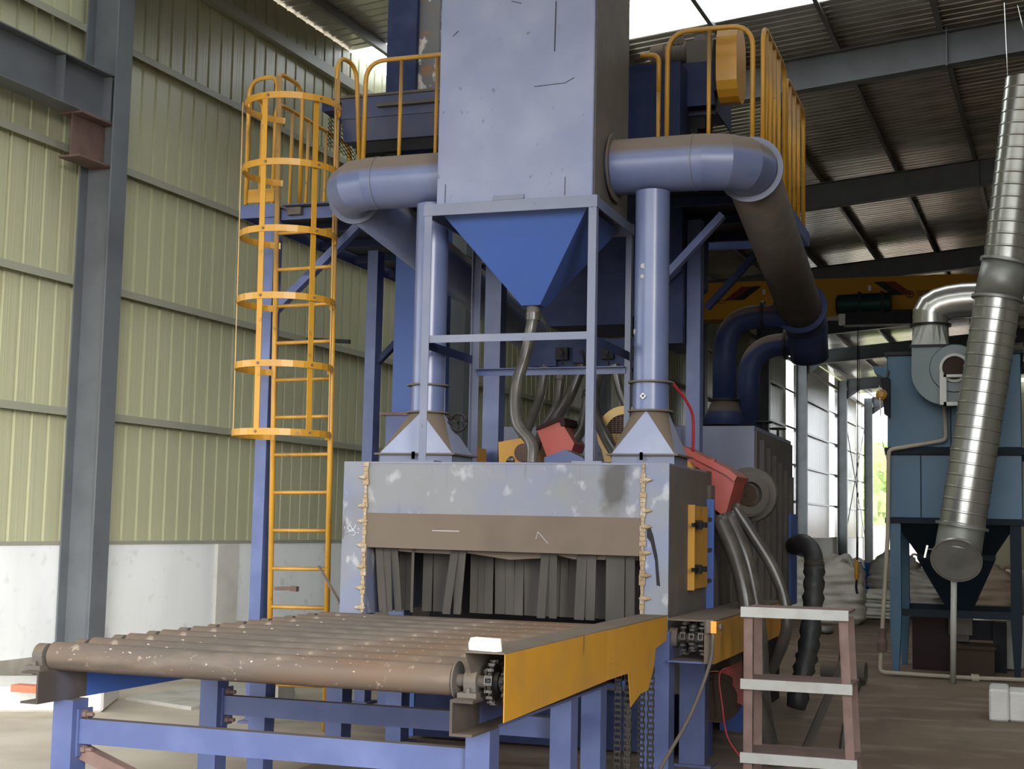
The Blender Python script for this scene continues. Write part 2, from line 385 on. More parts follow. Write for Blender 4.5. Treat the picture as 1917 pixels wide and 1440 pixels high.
for a, c in ((V0, DOOR[0]), (DOOR[1], V1)):
    bpart('concrete_base', 'whitewash', wall, lambda b_: b_.box(-.2, .06, a - 12, c - 12, .22, 1.3))
    bpart('plinth', 'raw_concrete', wall, lambda b_: b_.box(-.22, .09, a - 12, c - 12, 0, .22))
    bpart('coping', 'girt_paint', wall, lambda b_: b_.box(-.2, .075, a - 12, c - 12, 1.3, 1.335))
for vv in (14.7, 24.8, 33): bpart('pilaster', 'white_concrete', wall, lambda b_: b_.box(.06, .10, vv - 12, vv - 11.55, 0, 1.295))

for a, c in ((64.2, 70.6), (70.6, 64.2)): bpart('brace_rod', 'frame_grey', wall, lambda b_: b_.tube([(.16, a - 12, 1.35), (.16, c - 12, 6.6)], .02, 6))
# right wall far out of the picture
wr = broot('wall_right')
bpart('panel', 'wall_sheet', wr, lambda b_: b_.box(30, 30.1, V0 - 12, V1 - 12, 0, 8.3))

wf = broot('wall_front_added')  # unseen panels added to narrow the opening and cut light from the right
bpart('panel', 'wall_sheet', wf, lambda b_: b_.box(14.8, 30, V0 - 12, V0 - 11.9, 0, 8.3))
bpart('gable', 'wall_sheet', wf, lambda b_: b_.box(0, 30, V0 - 12, V0 - 11.9, 7.0, 9.6))
wb = broot('wall_back_added')  # unseen end panel added to cut glare on the far left wall
bpart('panel', 'wall_sheet', wb, lambda b_: b_.box(5.5, 30, V1 - 12.1, V1 - 12, 0, 9.5))
# roof
roof = broot('ceiling')
ROOF0 = 8.28
rl = math.hypot(15.4, .085 * 15.4); ra = math.atan(.085)
me_r = sheet_mesh('sheet', .8, .2, rl, .022, .05, 'roof_sheet'); me_rs = sheet_mesh('sheet', .8, .2, rl, .022, .05, 'skylight_panel')
sky_v = (18.55, 19.35, 10.55, 11.35, 2.55, 3.35)  # first pair in view; unseen nearer strips added to light the upper wall
v = V0 + .05
while v < V1:
    lit = any(abs(v - q) < .3 for q in sky_v)
    o = bpy.data.objects.new('skylight' if lit else 'sheet', me_rs if lit else me_r); C.objects.link(o); o.parent = roof
    o.location = (-.4, v - 12, ROOF0 - .034)
    # sheet runs along local z; lay it down along +u with its ribs pointing up
    o.rotation_euler = (Matrix(((-math.sin(ra), 0, math.cos(ra)), (0, 1, 0), (math.cos(ra), 0, math.sin(ra)))).to_euler())
    v += .8
def far_slope(b_):
    b_.prism([(15, V0 - 12, ROOF0 + 1.275), (30.4, V0 - 12, ROOF0 - .034), (30.4, V0 - 12, ROOF0), (15, V0 - 12, ROOF0 + 1.31)], (0, V1 - V0, 0))
bpart('far_slope', 'roof_sheet', roof, far_slope)
for i in range(11):
    u = .55 + i * 1.45
    def fn(b_):
        z = zr(u) + .5
        b_.box(u - .004, u + .004, V0 - 12, V1 - 12, z, z + .17); b_.box(u - .06, u - .004, V0 - 12, V1 - 12, z + .162, z + .17); b_.box(u + .004, u + .06, V0 - 12, V1 - 12, z, z + .008)
    bpart('purlin', 'purlin_grey', roof, fn)

# portal frames: column, rafter, knee
LAB = {12.: 'dark grey steel column nearest the camera, with rafter and brown crane bracket', 21.: 'portal frame whose wide pale grey rafter crosses the top right corner',
       28.5: 'second rafter frame, a black beam just above the yellow crane', 37.: 'black rafter frame running right behind the yellow crane girder', 45.5: 'frame with dark rafter seen below the green hoist',
       52.5: 'dark frame whose column stands right of the two bent blue ducts', 62.5: 'dark frame with the column rising behind the large white bag', 71.: 'last grey frame, its column beside the bright green gap'}
for f in FRAMES:
    p0 = BW(.25, f, 0)
    t = thing('portal_frame', LAB[f], 'steel frame', p0)
    t.rotation_euler = (0, 0, BROT)
    WORLD[t.name] = Vector((.25, 0, 0))
    def col(b_):
        top = zr(0) + .5
        b_.box(.12, .48, -.006, .006, 0, top)
        b_.box(.10, .118, -.125, .125, 0, top); b_.box(.482, .50, -.125, .125, 0, top)
    part('column', 'frame_grey', t, col)
    def raf(b_):
        for u0, u1 in ((.5, 15.), (15., 29.5)):
            b_.ibeam((u0, 0, zr(u0) + .25), (u1, 0, zr(u1) + .25), .5, .22, .012)
        b_.prism([(.5, -.005, zr(.5) - .35), (.5, -.005, zr(.5) + .02), (1.1, -.005, zr(1.1) + .02)], (0, .01, 0))
        for u0 in (7.9, 15.0): b_.box(u0 - .012, u0 + .012, -.11, .11, zr(u0) - .02, zr(u0) + .55)
    part('rafter', 'frame_grey', t, raf)
    part('base_plate', 'dusty_steel', t, lambda b_: b_.box(.02, .58, -.2, .2, .0, .03))
    if f == 12.:
        def corb(b_):
            b_.box(.294, .306, -.52, -.01, 5.14, 5.56); b_.box(.17, .43, -.54, -.01, 5.56, 5.58); b_.box(.17, .43, -.54, -.01, 5.12, 5.14)
        part('crane_bracket', 'rust_brown', t, corb, label='brown bracket plate for the crane rail')
# crane rail beam that ends on the nearest column's bracket
def runway(b_):
    b_.ibeam(BW(.30, -1.2, 5.83), BW(.30, 11.97, 5.83), .5, .24, .014)
    for vv in (11.2, 11.93): b_.bar(BW(.30, vv, 5.6), BW(.30, vv, 6.06), .22, .012)
rb = one('crane_rail_beam', 'frame_grey', runway, BW(.30, 3, 5.58), 'dark steel crane rail beam at top left, resting on the brown bracket', 'steel beam')
# footing and odds on the floor by the left wall
one('concrete_kerb', 'white_concrete', lambda b_: b_.add([(-8.85, 9.05, 0), (-7.0, 10.0, 0), (-7.4, 10.8, 0), (-8.85, 10.0, 0), (-8.85, 9.05, .2), (-7.0, 10.0, .2), (-7.4, 10.8, .2), (-8.85, 10.0, .2)], [(0, 1, 5, 4), (1, 2, 6, 5), (2, 3, 7, 6), (3, 0, 4, 7), (4, 5, 6, 7), (3, 2, 1, 0)]), (-7.9, 10.0, 0), 'sunlit white concrete kerb block on the floor at the left edge', 'kerb', bevel=.02)

# beyond the far open end
def bank(b_):
    n = 46
    for i in range(300):
        u = random.uniform(-13, .3); h = random.uniform(1.6, 7.2); c = BW(u, 95 + random.uniform(-1, 3) + h * .5, h)
        a = random.uniform(0, 6.28); r = random.uniform(.5, 1.3)
        b_.add([c + Vector((r * math.cos(a + q * 2.1) * random.uniform(.6, 1), random.uniform(-.5, .5), r * math.sin(a + q * 2.1))) for q in range(3)], [(0, 1, 2)])
    b_.add([BW(-14, 95.5, 0), BW(.3, 95.5, 0), BW(-14, 96, 1.4), BW(.3, 96, 1.4), BW(.3, 101, 7.6), BW(-14, 101, 7.6)], [(0, 1, 3, 2), (2, 3, 4, 5)])
g = one('hedge_bank', 'leaf_green', bank, BW(5, 96, 0), 'bright green leafy bank outside the far end of the shed', 'bank')
one('boundary_wall', 'bank_wall', lambda b_: b_.add([BW(-16, 93, 0), BW(28, 93, 0), BW(28, 93.2, 0), BW(-16, 93.2, 0), BW(-16, 93, 2.0), BW(28, 93, 2.0), BW(28, 93.2, 2.0), BW(-16, 93.2, 2.0)], [(0, 1, 5, 4), (1, 2, 6, 5), (2, 3, 7, 6), (3, 0, 4, 7), (4, 5, 6, 7)]), BW(5, 93, 0), 'pale pinkish low wall outside below the green bank', 'wall')

# ================================================================ ROLLER CONVEYOR
X0, X1 = -4.27, -2.235; RZ = .935; RR = .067
conv = thing('roller_conveyor', 'long infeed roller conveyor with rusty brown rollers on blue legs', 'conveyor', (-3.25, 7.1, 0))
rollers_y = [5.7 + .305 * i for i in range(10)]
r0 = None
for i, y in enumerate(rollers_y):
    if r0 is None:
        def fn(b_):
            b_.lathe((X0, y, RZ), (1, 0, 0), [(0, .03), (0, RR), (.0, RR), (X1 - X0, RR), (X1 - X0, .03)], 28)
        r0 = part('roller', 'roller_steel', conv, fn)
        s1_ = part('shaft', 'dusty_steel', conv, lambda b_: b_.lathe((X0 - .11, y, RZ), (1, 0, 0), [(0, 0), (0, .028), (.12, .028)], 14))
        def fn(b_):
            b_.lathe((X1 - .01, y, RZ), (1, 0, 0), [(0, .028), (.235, .028), (.235, 0)], 14)
            b_.lathe((X1 + .008, y, RZ), (1, 0, 0), [(0, .03), (0, .08), (.008, .08), (.008, .03)], 24)
        s0 = part('shaft', 'dusty_steel', conv, fn)
        def hous(b_, x, w_):
            # pillow block: foot, arched housing, two bolts
            b_.box(x - w_ / 2, x + w_ / 2, y - .085, y + .085, .873, .893)
            pr = [(x - w_ * .32, y + .05, .893)] + [(x - w_ * .32, y + .056 * math.cos(a), RZ + .056 * math.sin(a)) for a in [math.radians(d) for d in range(0, 181, 20)]] + [(x - w_ * .32, y - .05, .893)]
            b_.prism(pr, (w_ * .64, 0, 0))
            for q in (-1, 1): b_.lathe((x, y + q * .07, .85), (0, 0, 1), [(0, 0), (0, .011), (.062, .011), (.062, 0)], 6, False)
        h0 = part('bearing_block', 'dusty_steel', conv, lambda b_: hous(b_, X0 - .06, .085), fix=True)
        h1 = part('bearing_block', 'dusty_steel', conv, lambda b_: hous(b_, X1 + .085, .085), fix=True)
        def sprocket(b_, x, R_, w_, nt_=17):
            pts = []
            for q in range(nt_ * 4):
                a = 2 * math.pi * q / (nt_ * 4); rr = R_ * (1.0, 1.0, .86, .86)[q % 4]
                pts.append((x, y + rr * math.cos(a), RZ + rr * math.sin(a)))
            b_.prism(pts, (w_, 0, 0)); b_.lathe((x - .02, y, RZ), (1, 0, 0), [(0, 0), (0, .045), (.05, .045), (.05, 0)], 16)
        def chainring(b_, x, R_):
            n = 18
            for q in range(n):
                a0, a1 = 2 * math.pi * q / n, 2 * math.pi * (q + 1) / n
                p, q2 = [(Vector((x, y + R_ * math.cos(a), RZ + R_ * math.sin(a)))) for a in (a0, a1)]
                o_ = .011 if q % 2 else .015
                for sgn in (-1, 1): b_.bar(p + Vector((sgn * o_, 0, 0)), q2 + Vector((sgn * o_, 0, 0)), .003, .014, (p - Vector((x, y, RZ))))
                b_.bar(p + Vector((-.017, 0, 0)), p + Vector((.017, 0, 0)), .012, .012)
        g0 = part('sprocket', 'dark_steel', conv, lambda b_: (sprocket(b_, X1 + .175, .085, .012), sprocket(b_, X1 + .235, .092, .012)))
        c0 = part('chain_ring', 'chain_steel', conv, lambda b_: chainring(b_, X1 + .181, .088))
        protos = [r0, s0, s1_, h0, h1]
    else:
        for p in protos:
            o = p.copy(); C.objects.link(o); o.parent = conv; o.location = (0, y - rollers_y[0], 0)
def chan_l(b_):
    b_.cprof((-4.25, 5.93, .799), (-4.25, 8.58, .799), .095, .148, .01, (-1, 0, 0))
def chan_r(b_):
    b_.cprof((-2.19, 5.85, .799), (-2.19, 8.4, .799), .1, .148, .012, (1, 0, 0))
part('side_channel', 'blue_clean', conv, chan_l, fix=True); part('side_channel', 'dusty_blue', conv, chan_r, fix=True)
part('channel_end', 'channel_rust', conv, lambda b_: b_.cprof((-4.25, 5.56, .799), (-4.25, 5.93, .799), .095, .148, .01, (-1, 0, 0)), fix=True)
part('channel_end', 'channel_rust', conv, lambda b_: b_.cprof((-2.19, 5.53, .799), (-2.19, 5.85, .799), .1, .148, .012, (1, 0, 0)), fix=True)
def leg(x, y, ztop=.724):
    def fn(b_):
        b_.box(x, x + .11, y, y + .12, .012, ztop)
        b_.box(x - .04, x + .15, y - .03, y + .15, 0, .012)
    part('leg', 'blue_paint', conv, fn)
for y in (5.76, 7.07, 7.62):
    leg(-4.31, y); leg(-2.205, y if y < 6 else y - .12)
def cross(z0, z1, y, x1=-2.21):
    def fn(b_):
        b_.cprof((-4.186, y, (z0 + z1) / 2), (x1, y, (z0 + z1) / 2), .06, z1 - z0, .009, (0, 1, 0))
        b_.box(-4.198, -4.186, y - .01, y + .1, z0 - .06, z1 + .045)
    part('cross_beam', 'blue_paint', conv, fn)
    for zz in (z0 - .03, z1 + .02):
        part('bolt', 'rust_brown', conv, lambda b_: b_.lathe((-4.186, y + .03, zz), (1, 0, 0), [(0, 0), (0, .02), (.022, .02), (.022, .011), (.055, .011), (.055, 0)], 6, False))
cross(.52, .635, 5.80); cross(.50, .605, 7.12)
def brace(b_):
    b_.bar((-4.19, 5.86, .50), (-3.55, 5.86, .28), .06, .006, (0, 0, 1)); b_.bar((-4.19, 5.83, .47), (-3.55, 5.83, .25), .006, .06, (0, 0, 1))
part('angle_brace', 'rust_brown', conv, brace)

# chain guard over the drive side
cg = thing('chain_guard', 'long yellow chain guard with dusty brown top along the conveyor', 'guard', (-2.03, 7, .72))
def side(b_):
    x = -1.945
    b_.prism([(x, 5.5, .798), (x, 5.5, 1.072), (x, 7.05, 1.072), (x, 7.05, .818)], (.004, 0, 0))
part('side_plate', 'yellow_worn', cg, side, fix=True)
def side2(b_):
    x = -1.947
    b_.prism([(x, 7.05, .818), (x, 7.05, 1.072), (x, 8.40, 1.072), (x, 8.40, .93), (x, 8.12, .90), (x, 8.08, .80), (x, 7.95, .68), (x, 7.78, .68), (x, 7.56, .63), (x, 7.50, .815)], (.004, 0, 0))
part('side_plate', 'yellow_paint', cg, side2, fix=True)
part('top_plate', 'brown_dust', cg, lambda b_: b_.prism([(-2.115, 5.5, 1.070), (-1.943, 5.5, 1.070), (-1.943, 8.42, 1.070), (-2.115, 8.42, 1.070)], (0, 0, .005)), fix=True)
part('inner_plate', 'dusty_steel', cg, lambda b_: b_.prism([(-2.115, 5.5, 1.07), (-2.119, 5.58, .98), (-2.119, 8.4, .98), (-2.115, 8.4, 1.07)], (-.003, 0, 0)), fix=True)
def foam(b_):
    P = [(-2.13, 5.58), (-2.0, 5.545), (-1.985, 5.575), (-1.99, 5.60), (-2.125, 5.635)]
    b_.loft([[(x, y, 1.0755) for x, y in P], [(x * 1.0 - .004, y + .002, 1.10) for x, y in P], [(x + (.006 if x < -2.05 else -.006), y, 1.126) for x, y in P]])
one('foam_block', 'white_foam', foam, (-2.06, 5.59, 1.0755), 'white crumbly block lying on the front end of the chain guard', 'block', fix=True)

# vertical drive chains beside the guard
def chain(x, y, z0, z1):
    def fn(b_):
        z = z0; q = 0
        while z < z1:
            o_ = .013 if q % 2 else .018
            for sg in (-1, 1): b_.box(x + sg * o_ - .002, x + sg * o_ + .002, y - .009, y + .009, z - .004, z + .036)
            b_.box(x - .019, x + .019, y - .007, y + .007, z - .007, z + .007)
            z += .032; q += 1
    return fn
dc = thing('drive_chain', 'greasy steel drive chains hanging below the notched yellow guard', 'chain', (-2.0, 7.9, 0))
for x, y in ((-2.03, 7.62), (-1.975, 7.62), (-2.02, 8.1), (-1.965, 8.1)): part('chain_run', 'chain_steel', dc, chain(x, y, .06, .92))
part('bottom_sprocket', 'dark_steel', dc, lambda b_: b_.disc((-2.0, 7.86, .08), (1, 0, 0), .08, .09, 20))
part('chain_plate', 'dusty_steel', dc, lambda b_: b_.box(-2.005, -1.997, 7.70, 7.74, 0.02, .8))

# ================================================================ ENTRY CHAMBER
ch = thing('entry_chamber', 'scuffed blue grey steel entry chamber with rubber strip curtain over the rollers', 'machine housing', (-3.1, 9.2, 0))
YF = 8.6; XL, XR = -4.21, -1.985; YB = 9.76
def shell(b_):
    b_.box(XL, -4.045, YF, YF + .02, .97, 1.983)        # left jamb
    b_.box(-2.145, XR, YF, YF + .02, .97, 1.983)        # right jamb
    b_.box(XL, XL + .012, YF + .02, YB, .97, 1.983); b_.box(XL, XR, YF, YB, 1.983, 1.995)
    b_.box(-4.045, -4.033, YF + .02, YB, .99, 1.98); b_.box(-2.157, -2.145, YF + .02, YB, .99, 1.98)
part('shell', 'scuffed_blue', ch, shell)
part('side_panel', 'dusty_steel', ch, lambda b_: b_.box(XR - .012, XR, YF + .02, YB, .97, 1.983))
fp = part('front_panel', 'stained_panel', ch, lambda b_: b_.box(-4.045, -2.145, YF + .004, YF + .016, 1.655, 1.983))
part('valance_plate', 'brown_dust', ch, lambda b_: b_.prism([(-4.045, YF - .002, 1.428), (-2.145, YF - .002, 1.418), (-2.145, YF - .002, 1.655), (-4.045, YF - .002, 1.655)], (0, .012, 0)), fix=True)
part('interior_back', 'black_steel', ch, lambda b_: b_.box(-4.03, -2.16, YB - .03, YB - .01, .9, 1.98))
def seam(x):
    def fn(b_):
        rnd = random.Random(int(-x * 100))
        z = 1.0
        while z < 1.97:
            w0 = rnd.uniform(.008, .021)
            b_.box(x - w0, x + w0, YF - .012, YF + .004, z, z + .032); z += .03
        for zz in (1.93 - .04, 1.70, 1.60, 1.44, 1.30, 1.16, 1.03):
            s_ = -1 if x < -3 else 1
            b_.lathe((x, YF - .006, zz), (s_, 0, 0), [(-.02, .004), (0, .018), (.03, .014), (.05, .007), (.06, 0)], 8)
    return fn
part('weld_seam', 'weld_rust', ch, seam(-4.043)); part('weld_seam', 'weld_rust', ch, seam(-2.147))
# rubber curtain, strip by strip
def strip(x, w_, y, z0, z1, bow=0., lean=0., tw=0.):
    def fn(b_):
        rings = []
        for i in range(7):
            t = i / 6; z = z1 + (z0 - z1) * t; yy = y + bow * math.sin(t * math.pi * .5); xx = x + lean * t
            wv = w_ * (1 - tw * t)
            rings.append([(xx, yy, z), (xx + wv, yy, z), (xx + wv, yy + .006, z), (xx, yy + .006, z)])
        b_.loft(rings)
    return fn
rn = random.Random(3)
x = -3.92; i = 0
while x < -2.30:                         # back row, hanging close together
    w_ = rn.uniform(.042, .075)
    if not (-3.52 < x < -3.44 or -3.84 < x < -3.76):
        part('rubber_strip', 'rubber_strip', ch, strip(x, w_, YF + .30 + rn.uniform(-.01, .01), 1.005, 1.44, rn.uniform(-.02, .02), rn.uniform(-.006, .006)))
    x += w_ + rn.uniform(.001, .005)
for x, w_, bow, lean in ((-3.995, .055, -.02, .05), (-3.935, .05, -.01, .03), (-3.885, .05, .02, .035), (-3.73, .018, 0, 0), (-3.45, .055, -.02, -.045), (-3.395, .05, .0, -.03), (-2.83, .055, -.01, -.02), (-2.775, .05, .01, 0), (-2.59, .065, -.01, -.012), (-2.525, .06, 0, -.006), (-2.40, .12, .0, .0), (-2.275, .06, .01, 0)):
    part('rubber_strip', 'rubber_strip', ch, strip(x, w_, YF + .07, 1.008, 1.44, bow, lean))
# torn flap hanging above the curtain
def flap(b_):
    P = [(-3.92, 1.44), (-2.2, 1.44), (-2.2, 1.39), (-2.62, 1.385), (-2.72, 1.405), (-2.78, 1.39), (-3.05, 1.37), (-3.3, 1.40), (-3.36, 1.405), (-3.42, 1.395), (-3.75, 1.40), (-3.92, 1.41)]
    b_.prism([(x, YF + .09, z) for x, z in P], (0, .006, 0))
part('torn_flap', 'brown_dust', ch, flap, fix=True)
# yellow inspection door on the right side
dr = part('inspection_door', 'yellow_worn', ch, lambda b_: b_.box(XR, XR + .022, 9.17, 9.69, 1.20, 1.745))
part('door_edge', 'yellow_paint', dr, lambda b_: b_.box(XR, XR + .045, 9.155, 9.172, 1.195, 1.75))
for zz in (1.62, 1.33):
    part('latch', 'black_steel', dr, lambda b_: (b_.box(XR + .04, XR + .055, 9.08, 9.36, zz - .012, zz + .012), b_.box(XR + .022, XR + .075, 9.24, 9.27, zz - .03, zz + .03), b_.box(XR + .05, XR + .085, 9.30, 9.37, zz - .018, zz + .018)))
part('bolt_flange', 'blue_clean', ch, lambda b_: b_.box(XR - .05, XR + .05, 9.765, 9.79, .97, 1.80))
for zz in (1.66, 1.45, 1.24, 1.03): part('bolt', 'dark_steel', ch, lambda b_: b_.lathe((XR + .025, 9.765, zz), (0, -1, 0), [(0, .016), (.014, .016), (.014, 0)], 6, False))
# legs and inner panels below
def cleg(x0, x1, y0):
    part('leg', 'blue_paint', ch, lambda b_: (b_.box(x0, x1, y0, y0 + .15, .015, .969), b_.box(x0 - .03, x1 + .05, y0 - .03, y0 + .18, 0, .015)))
cleg(-2.13, -1.955, 8.52); cleg(-4.30, -4.18, 8.62); cleg(-2.13, -1.955, 9.6); cleg(-4.30, -4.18, 9.6)
part('cross_rail', 'blue_clean', ch, lambda b_: b_.box(-4.19, -2.12, 8.64, 8.70, .60, .72))
def chalk(b_):
    def P(x, z): return (-4.21 + x, YF - .0015, 1.49 + z)
    for pts in ([(.075, .052), (.055, .045), (.04, .06), (.045, .075), (.06, .08), (.075, .055), (.10, .03), (.09, .015), (.035, .02), (.05, .04), (.075, .042), (.09, .06), (.10, .085)], [(.015, .055), (.022, .072)], [(.112, .058), (.125, .058), (.12, .045)], [(.112, .03), (.125, .033)]):
        b_.tube([P(*p) for p in pts], .0022, 5)
part('chalk_mark', 'chalk', ch, chalk, label='white chalk scrawl')
part('scrape_mark', 'chalk', ch, lambda b_: b_.box(-3.56, -3.37, YF - .0035, YF - .002, 1.545, 1.548))
part('chalk_mark', 'chalk', ch, lambda b_: b_.tube([(-2.845, 8.597, 1.506), (-2.832, 8.597, 1.554), (-2.763, 8.597, 1.481)], .0018, 5), label='faint chalk arrow')
part('oil_stain', 'black_steel', ch, lambda b_: b_.prism([(-2.122, 8.598, 1.582), (-2.099, 8.598, 1.596), (-2.081, 8.598, 1.547), (-2.053, 8.598, 1.420), (-2.041, 8.598, 1.296), (-2.034, 8.598, 1.237), (-2.057, 8.598, 1.243), (-2.069, 8.598, 1.393), (-2.098, 8.598, 1.507), (-2.122, 8.598, 1.536)], (0, .001, 0)), fix=True)

# chain box at the right of the chamber, with a limit switch
cb = thing('chain_box', 'open fronted brown dusty chain box on the chamber right side', 'guard', (-1.8, 9.6, .8))
part('top_plate', 'brown_dust', cb, lambda b_: b_.box(-1.95, -1.66, 8.42, 11.2, 1.045, 1.055))
part('side_plate', 'yellow_worn', cb, lambda b_: b_.box(-1.668, -1.66, 8.42, 11.2, .80, 1.045))
part('front_lip', 'brown_dust', cb, lambda b_: b_.box(-1.72, -1.66, 8.41, 8.42, .80, 1.045))
part('bottom_plate', 'blue_paint', cb, lambda b_: b_.box(-1.95, -1.70, 8.45, 11.2, .795, .805))
part('back_plate', 'black_steel', cb, lambda b_: b_.box(-1.95, -1.67, 9.3, 9.31, .80, 1.045))
def chs(xc, R_, ns=16):
    def fn(b_):
        c = Vector((xc, 8.62, .93))
        for q in range(ns):
            a0, a1 = 2 * math.pi * q / ns, 2 * math.pi * (q + 1) / ns
            p, p2 = [c + Vector((0, R_ * math.cos(a), R_ * math.sin(a))) for a in (a0, a1)]
            for sg in (-1, 1): b_.bar(p + Vector((sg * .013, 0, 0)), p2 + Vector((sg * .013, 0, 0)), .003, .014, p - c)
            b_.bar(p + Vector((-.017, 0, 0)), p + Vector((.017, 0, 0)), .012, .012)
    return fn
part('chain_ring', 'chain_steel', cb, chs(-1.875, .095)); part('chain_ring', 'chain_steel', cb, chs(-1.765, .095)); part('chain_ring', 'chain_steel', cb, chs(-1.825, .075))
part('sprocket', 'dark_steel', cb, lambda b_: (b_.disc((-1.875, 8.62, .93), (1, 0, 0), .085, .01), b_.disc((-1.765, 8.62, .93), (1, 0, 0), .085, .01)))
part('drive_shaft', 'dusty_steel', cb, lambda b_: b_.lathe((-2.04, 8.62, .93), (1, 0, 0), [(0, 0), (0, .05), (.07, .05), (.07, .06), (.12, .06), (.12, .03), (.33, .03)], 18))
ls = thing('limit_switch', 'small switch with bright orange face clipped to the brown chain box', 'switch', (-1.68, 8.38, .98))
part('body', 'dusty_steel', ls, lambda b_: b_.box(-1.70, -1.655, 8.36, 8.408, .985, 1.06))
part('orange_face', 'orange_plastic', ls, lambda b_: b_.box(-1.668, -1.635, 8.345, 8.36, .985, 1.055))
part('knob', 'dusty_steel', ls, lambda b_: b_.lathe((-1.655, 8.39, 1.02), (1, 0, 0), [(0, .008), (.03, .008), (.03, .02), (.045, .02), (.045, 0)], 10))
one('grey_cable', 'dusty_steel', lambda b_: b_.tube(curve([(-1.655, 8.36, .985), (-1.68, 8.38, .8), (-1.78, 8.3, .5), (-1.92, 8.2, .22), (-1.98, 8.1, .02)]), .011, 8), (-1.98, 8.1, 0), 'thin grey conduit slanting from the orange switch to the floor', 'cable')

# ================================================================ SETTLING BOX ON ITS FRAME
sb = thing('settling_box', 'tall pale blue settling box with hopper on four legs above the entry chamber', 'machine housing', (-3.12, 9.2, 2.0))
part('box', 'box_blue', sb, lambda b_: b_.box(-3.675, -2.565, 8.80, 9.66, 3.755, 5.9), bevel=.006)
part('side_plate', 'dusty_steel', sb, lambda b_: b_.box(-2.564, -2.556, 8.82, 9.66, 3.76, 5.88))
def flange(b_):
    for y0, y1 in ((8.74, 8.80), (9.66, 9.72)): b_.box(-3.74, -2.515, y0, y1, 3.745, 3.755)
    for y0 in (8.74, 9.71): b_.box(-3.74, -2.515, y0, y0 + .01, 3.675, 3.745)
    for x0 in (-3.74, -2.525): b_.box(x0, x0 + .01, 8.75, 9.71, 3.675, 3.745)
part('flange_beam', 'blue_grey', sb, flange)
part('hopper', 'blue_clean', sb, lambda b_: b_.loft([[(-3.64, 8.84, 3.70), (-2.61, 8.84, 3.70), (-2.61, 9.64, 3.70), (-3.64, 9.64, 3.70)], [(-3.165, 9.15, 3.105), (-3.03, 9.15, 3.105), (-3.03, 9.28, 3.105), (-3.165, 9.28, 3.105)]]), fix=True)
part('outlet', 'dusty_steel', sb, lambda b_: b_.lathe((-3.1, 9.215, 3.105), (0, 0, -1), [(0, .045), (.1, .045), (.1, 0)], 16))
for x, sx in ((-3.735, 1), (-2.52, -1)):
    for y, sy in ((8.745, 1), (9.715, -1)):
        def fn(b_):
            b_.lprof(x, y, 2.011, 3.675, .054, sx, sy)
        p = part('post', 'blue_grey', sb, fn, fix=True)
        part('foot_plate', 'blue_grey', p, lambda b_: b_.box(x + sx * .03 - .10, x + sx * .03 + .10, y + sy * .03 - .07, y + sy * .03 + .07, 1.996, 2.011))
def rails(b_):
    b_.box(-3.69, -2.565, 8.752, 8.758, 2.805, 2.849); b_.box(-3.69, -2.565, 8.752, 8.80, 2.849, 2.855)
part('cross_rail', 'blue_grey', sb, rails)
part('cross_rail', 'blue_paint', sb, lambda b_: (b_.box(-3.69, -2.565, 9.70, 9.706, 2.68, 2.724), b_.box(-3.69, -2.565, 9.65, 9.706, 2.724, 2.73)))
for x in (-3.729, -2.532): part('side_rail', 'blue_shaded', sb, lambda b_: b_.box(x, x + .006, 8.78, 9.68, 2.77, 2.83))
part('handle_slot', 'blue_grey', sb, lambda b_: (b_.box(-3.26, -3.04, 8.775, 8.80, 3.765, 3.775), b_.box(-3.26, -3.04, 8.79, 8.80, 3.775, 3.80)))
SCR = [(((-2.840, 8.797, 5.114)), ((-2.845, 8.797, 4.767))), (((-2.984, 8.797, 4.535)), ((-2.766, 8.797, 4.542))), (((-2.766, 8.797, 4.542)), ((-2.703, 8.797, 4.574))), (((-3.610, 8.797, 3.902)), ((-3.611, 8.797, 3.772))), (((-2.755, 8.797, 3.901)), ((-2.756, 8.797, 3.775))), (((-3.583, 8.797, 4.942)), ((-3.544, 8.797, 4.976))), (((-3.158, 8.797, 5.148)), ((-3.088, 8.797, 5.125)))]
for a, b2 in SCR: part('scratch', 'dark_steel', sb, lambda b_: b_.bar(a, b2, .006 if abs(a[0] - b2[0]) < .04 and a[2] - b2[2] > .3 else .003, .004, (0, 1, 0)))
# drain hose
one('drain_hose', 'hose_rubber', lambda b_: (b_.tube(curve([(-3.1, 9.215, 3.06), (-3.109, 9.200, 2.950), (-3.141, 9.200, 2.783), (-3.189, 9.150, 2.537), (-3.162, 9.100, 2.294), (-3.039, 9.050, 2.145), (-3.02, 9.02, 2.0)], 8), .041, 14), b_.lathe((-3.1, 9.215, 3.06), (0, 0, -1), [(0, .045), (0, .052), (.05, .052), (.05, .045)], 16)), (-3.02, 9.02, 2.0), 'thick brown rubber hose curving from the blue hopper tip down to the chamber', 'hose')

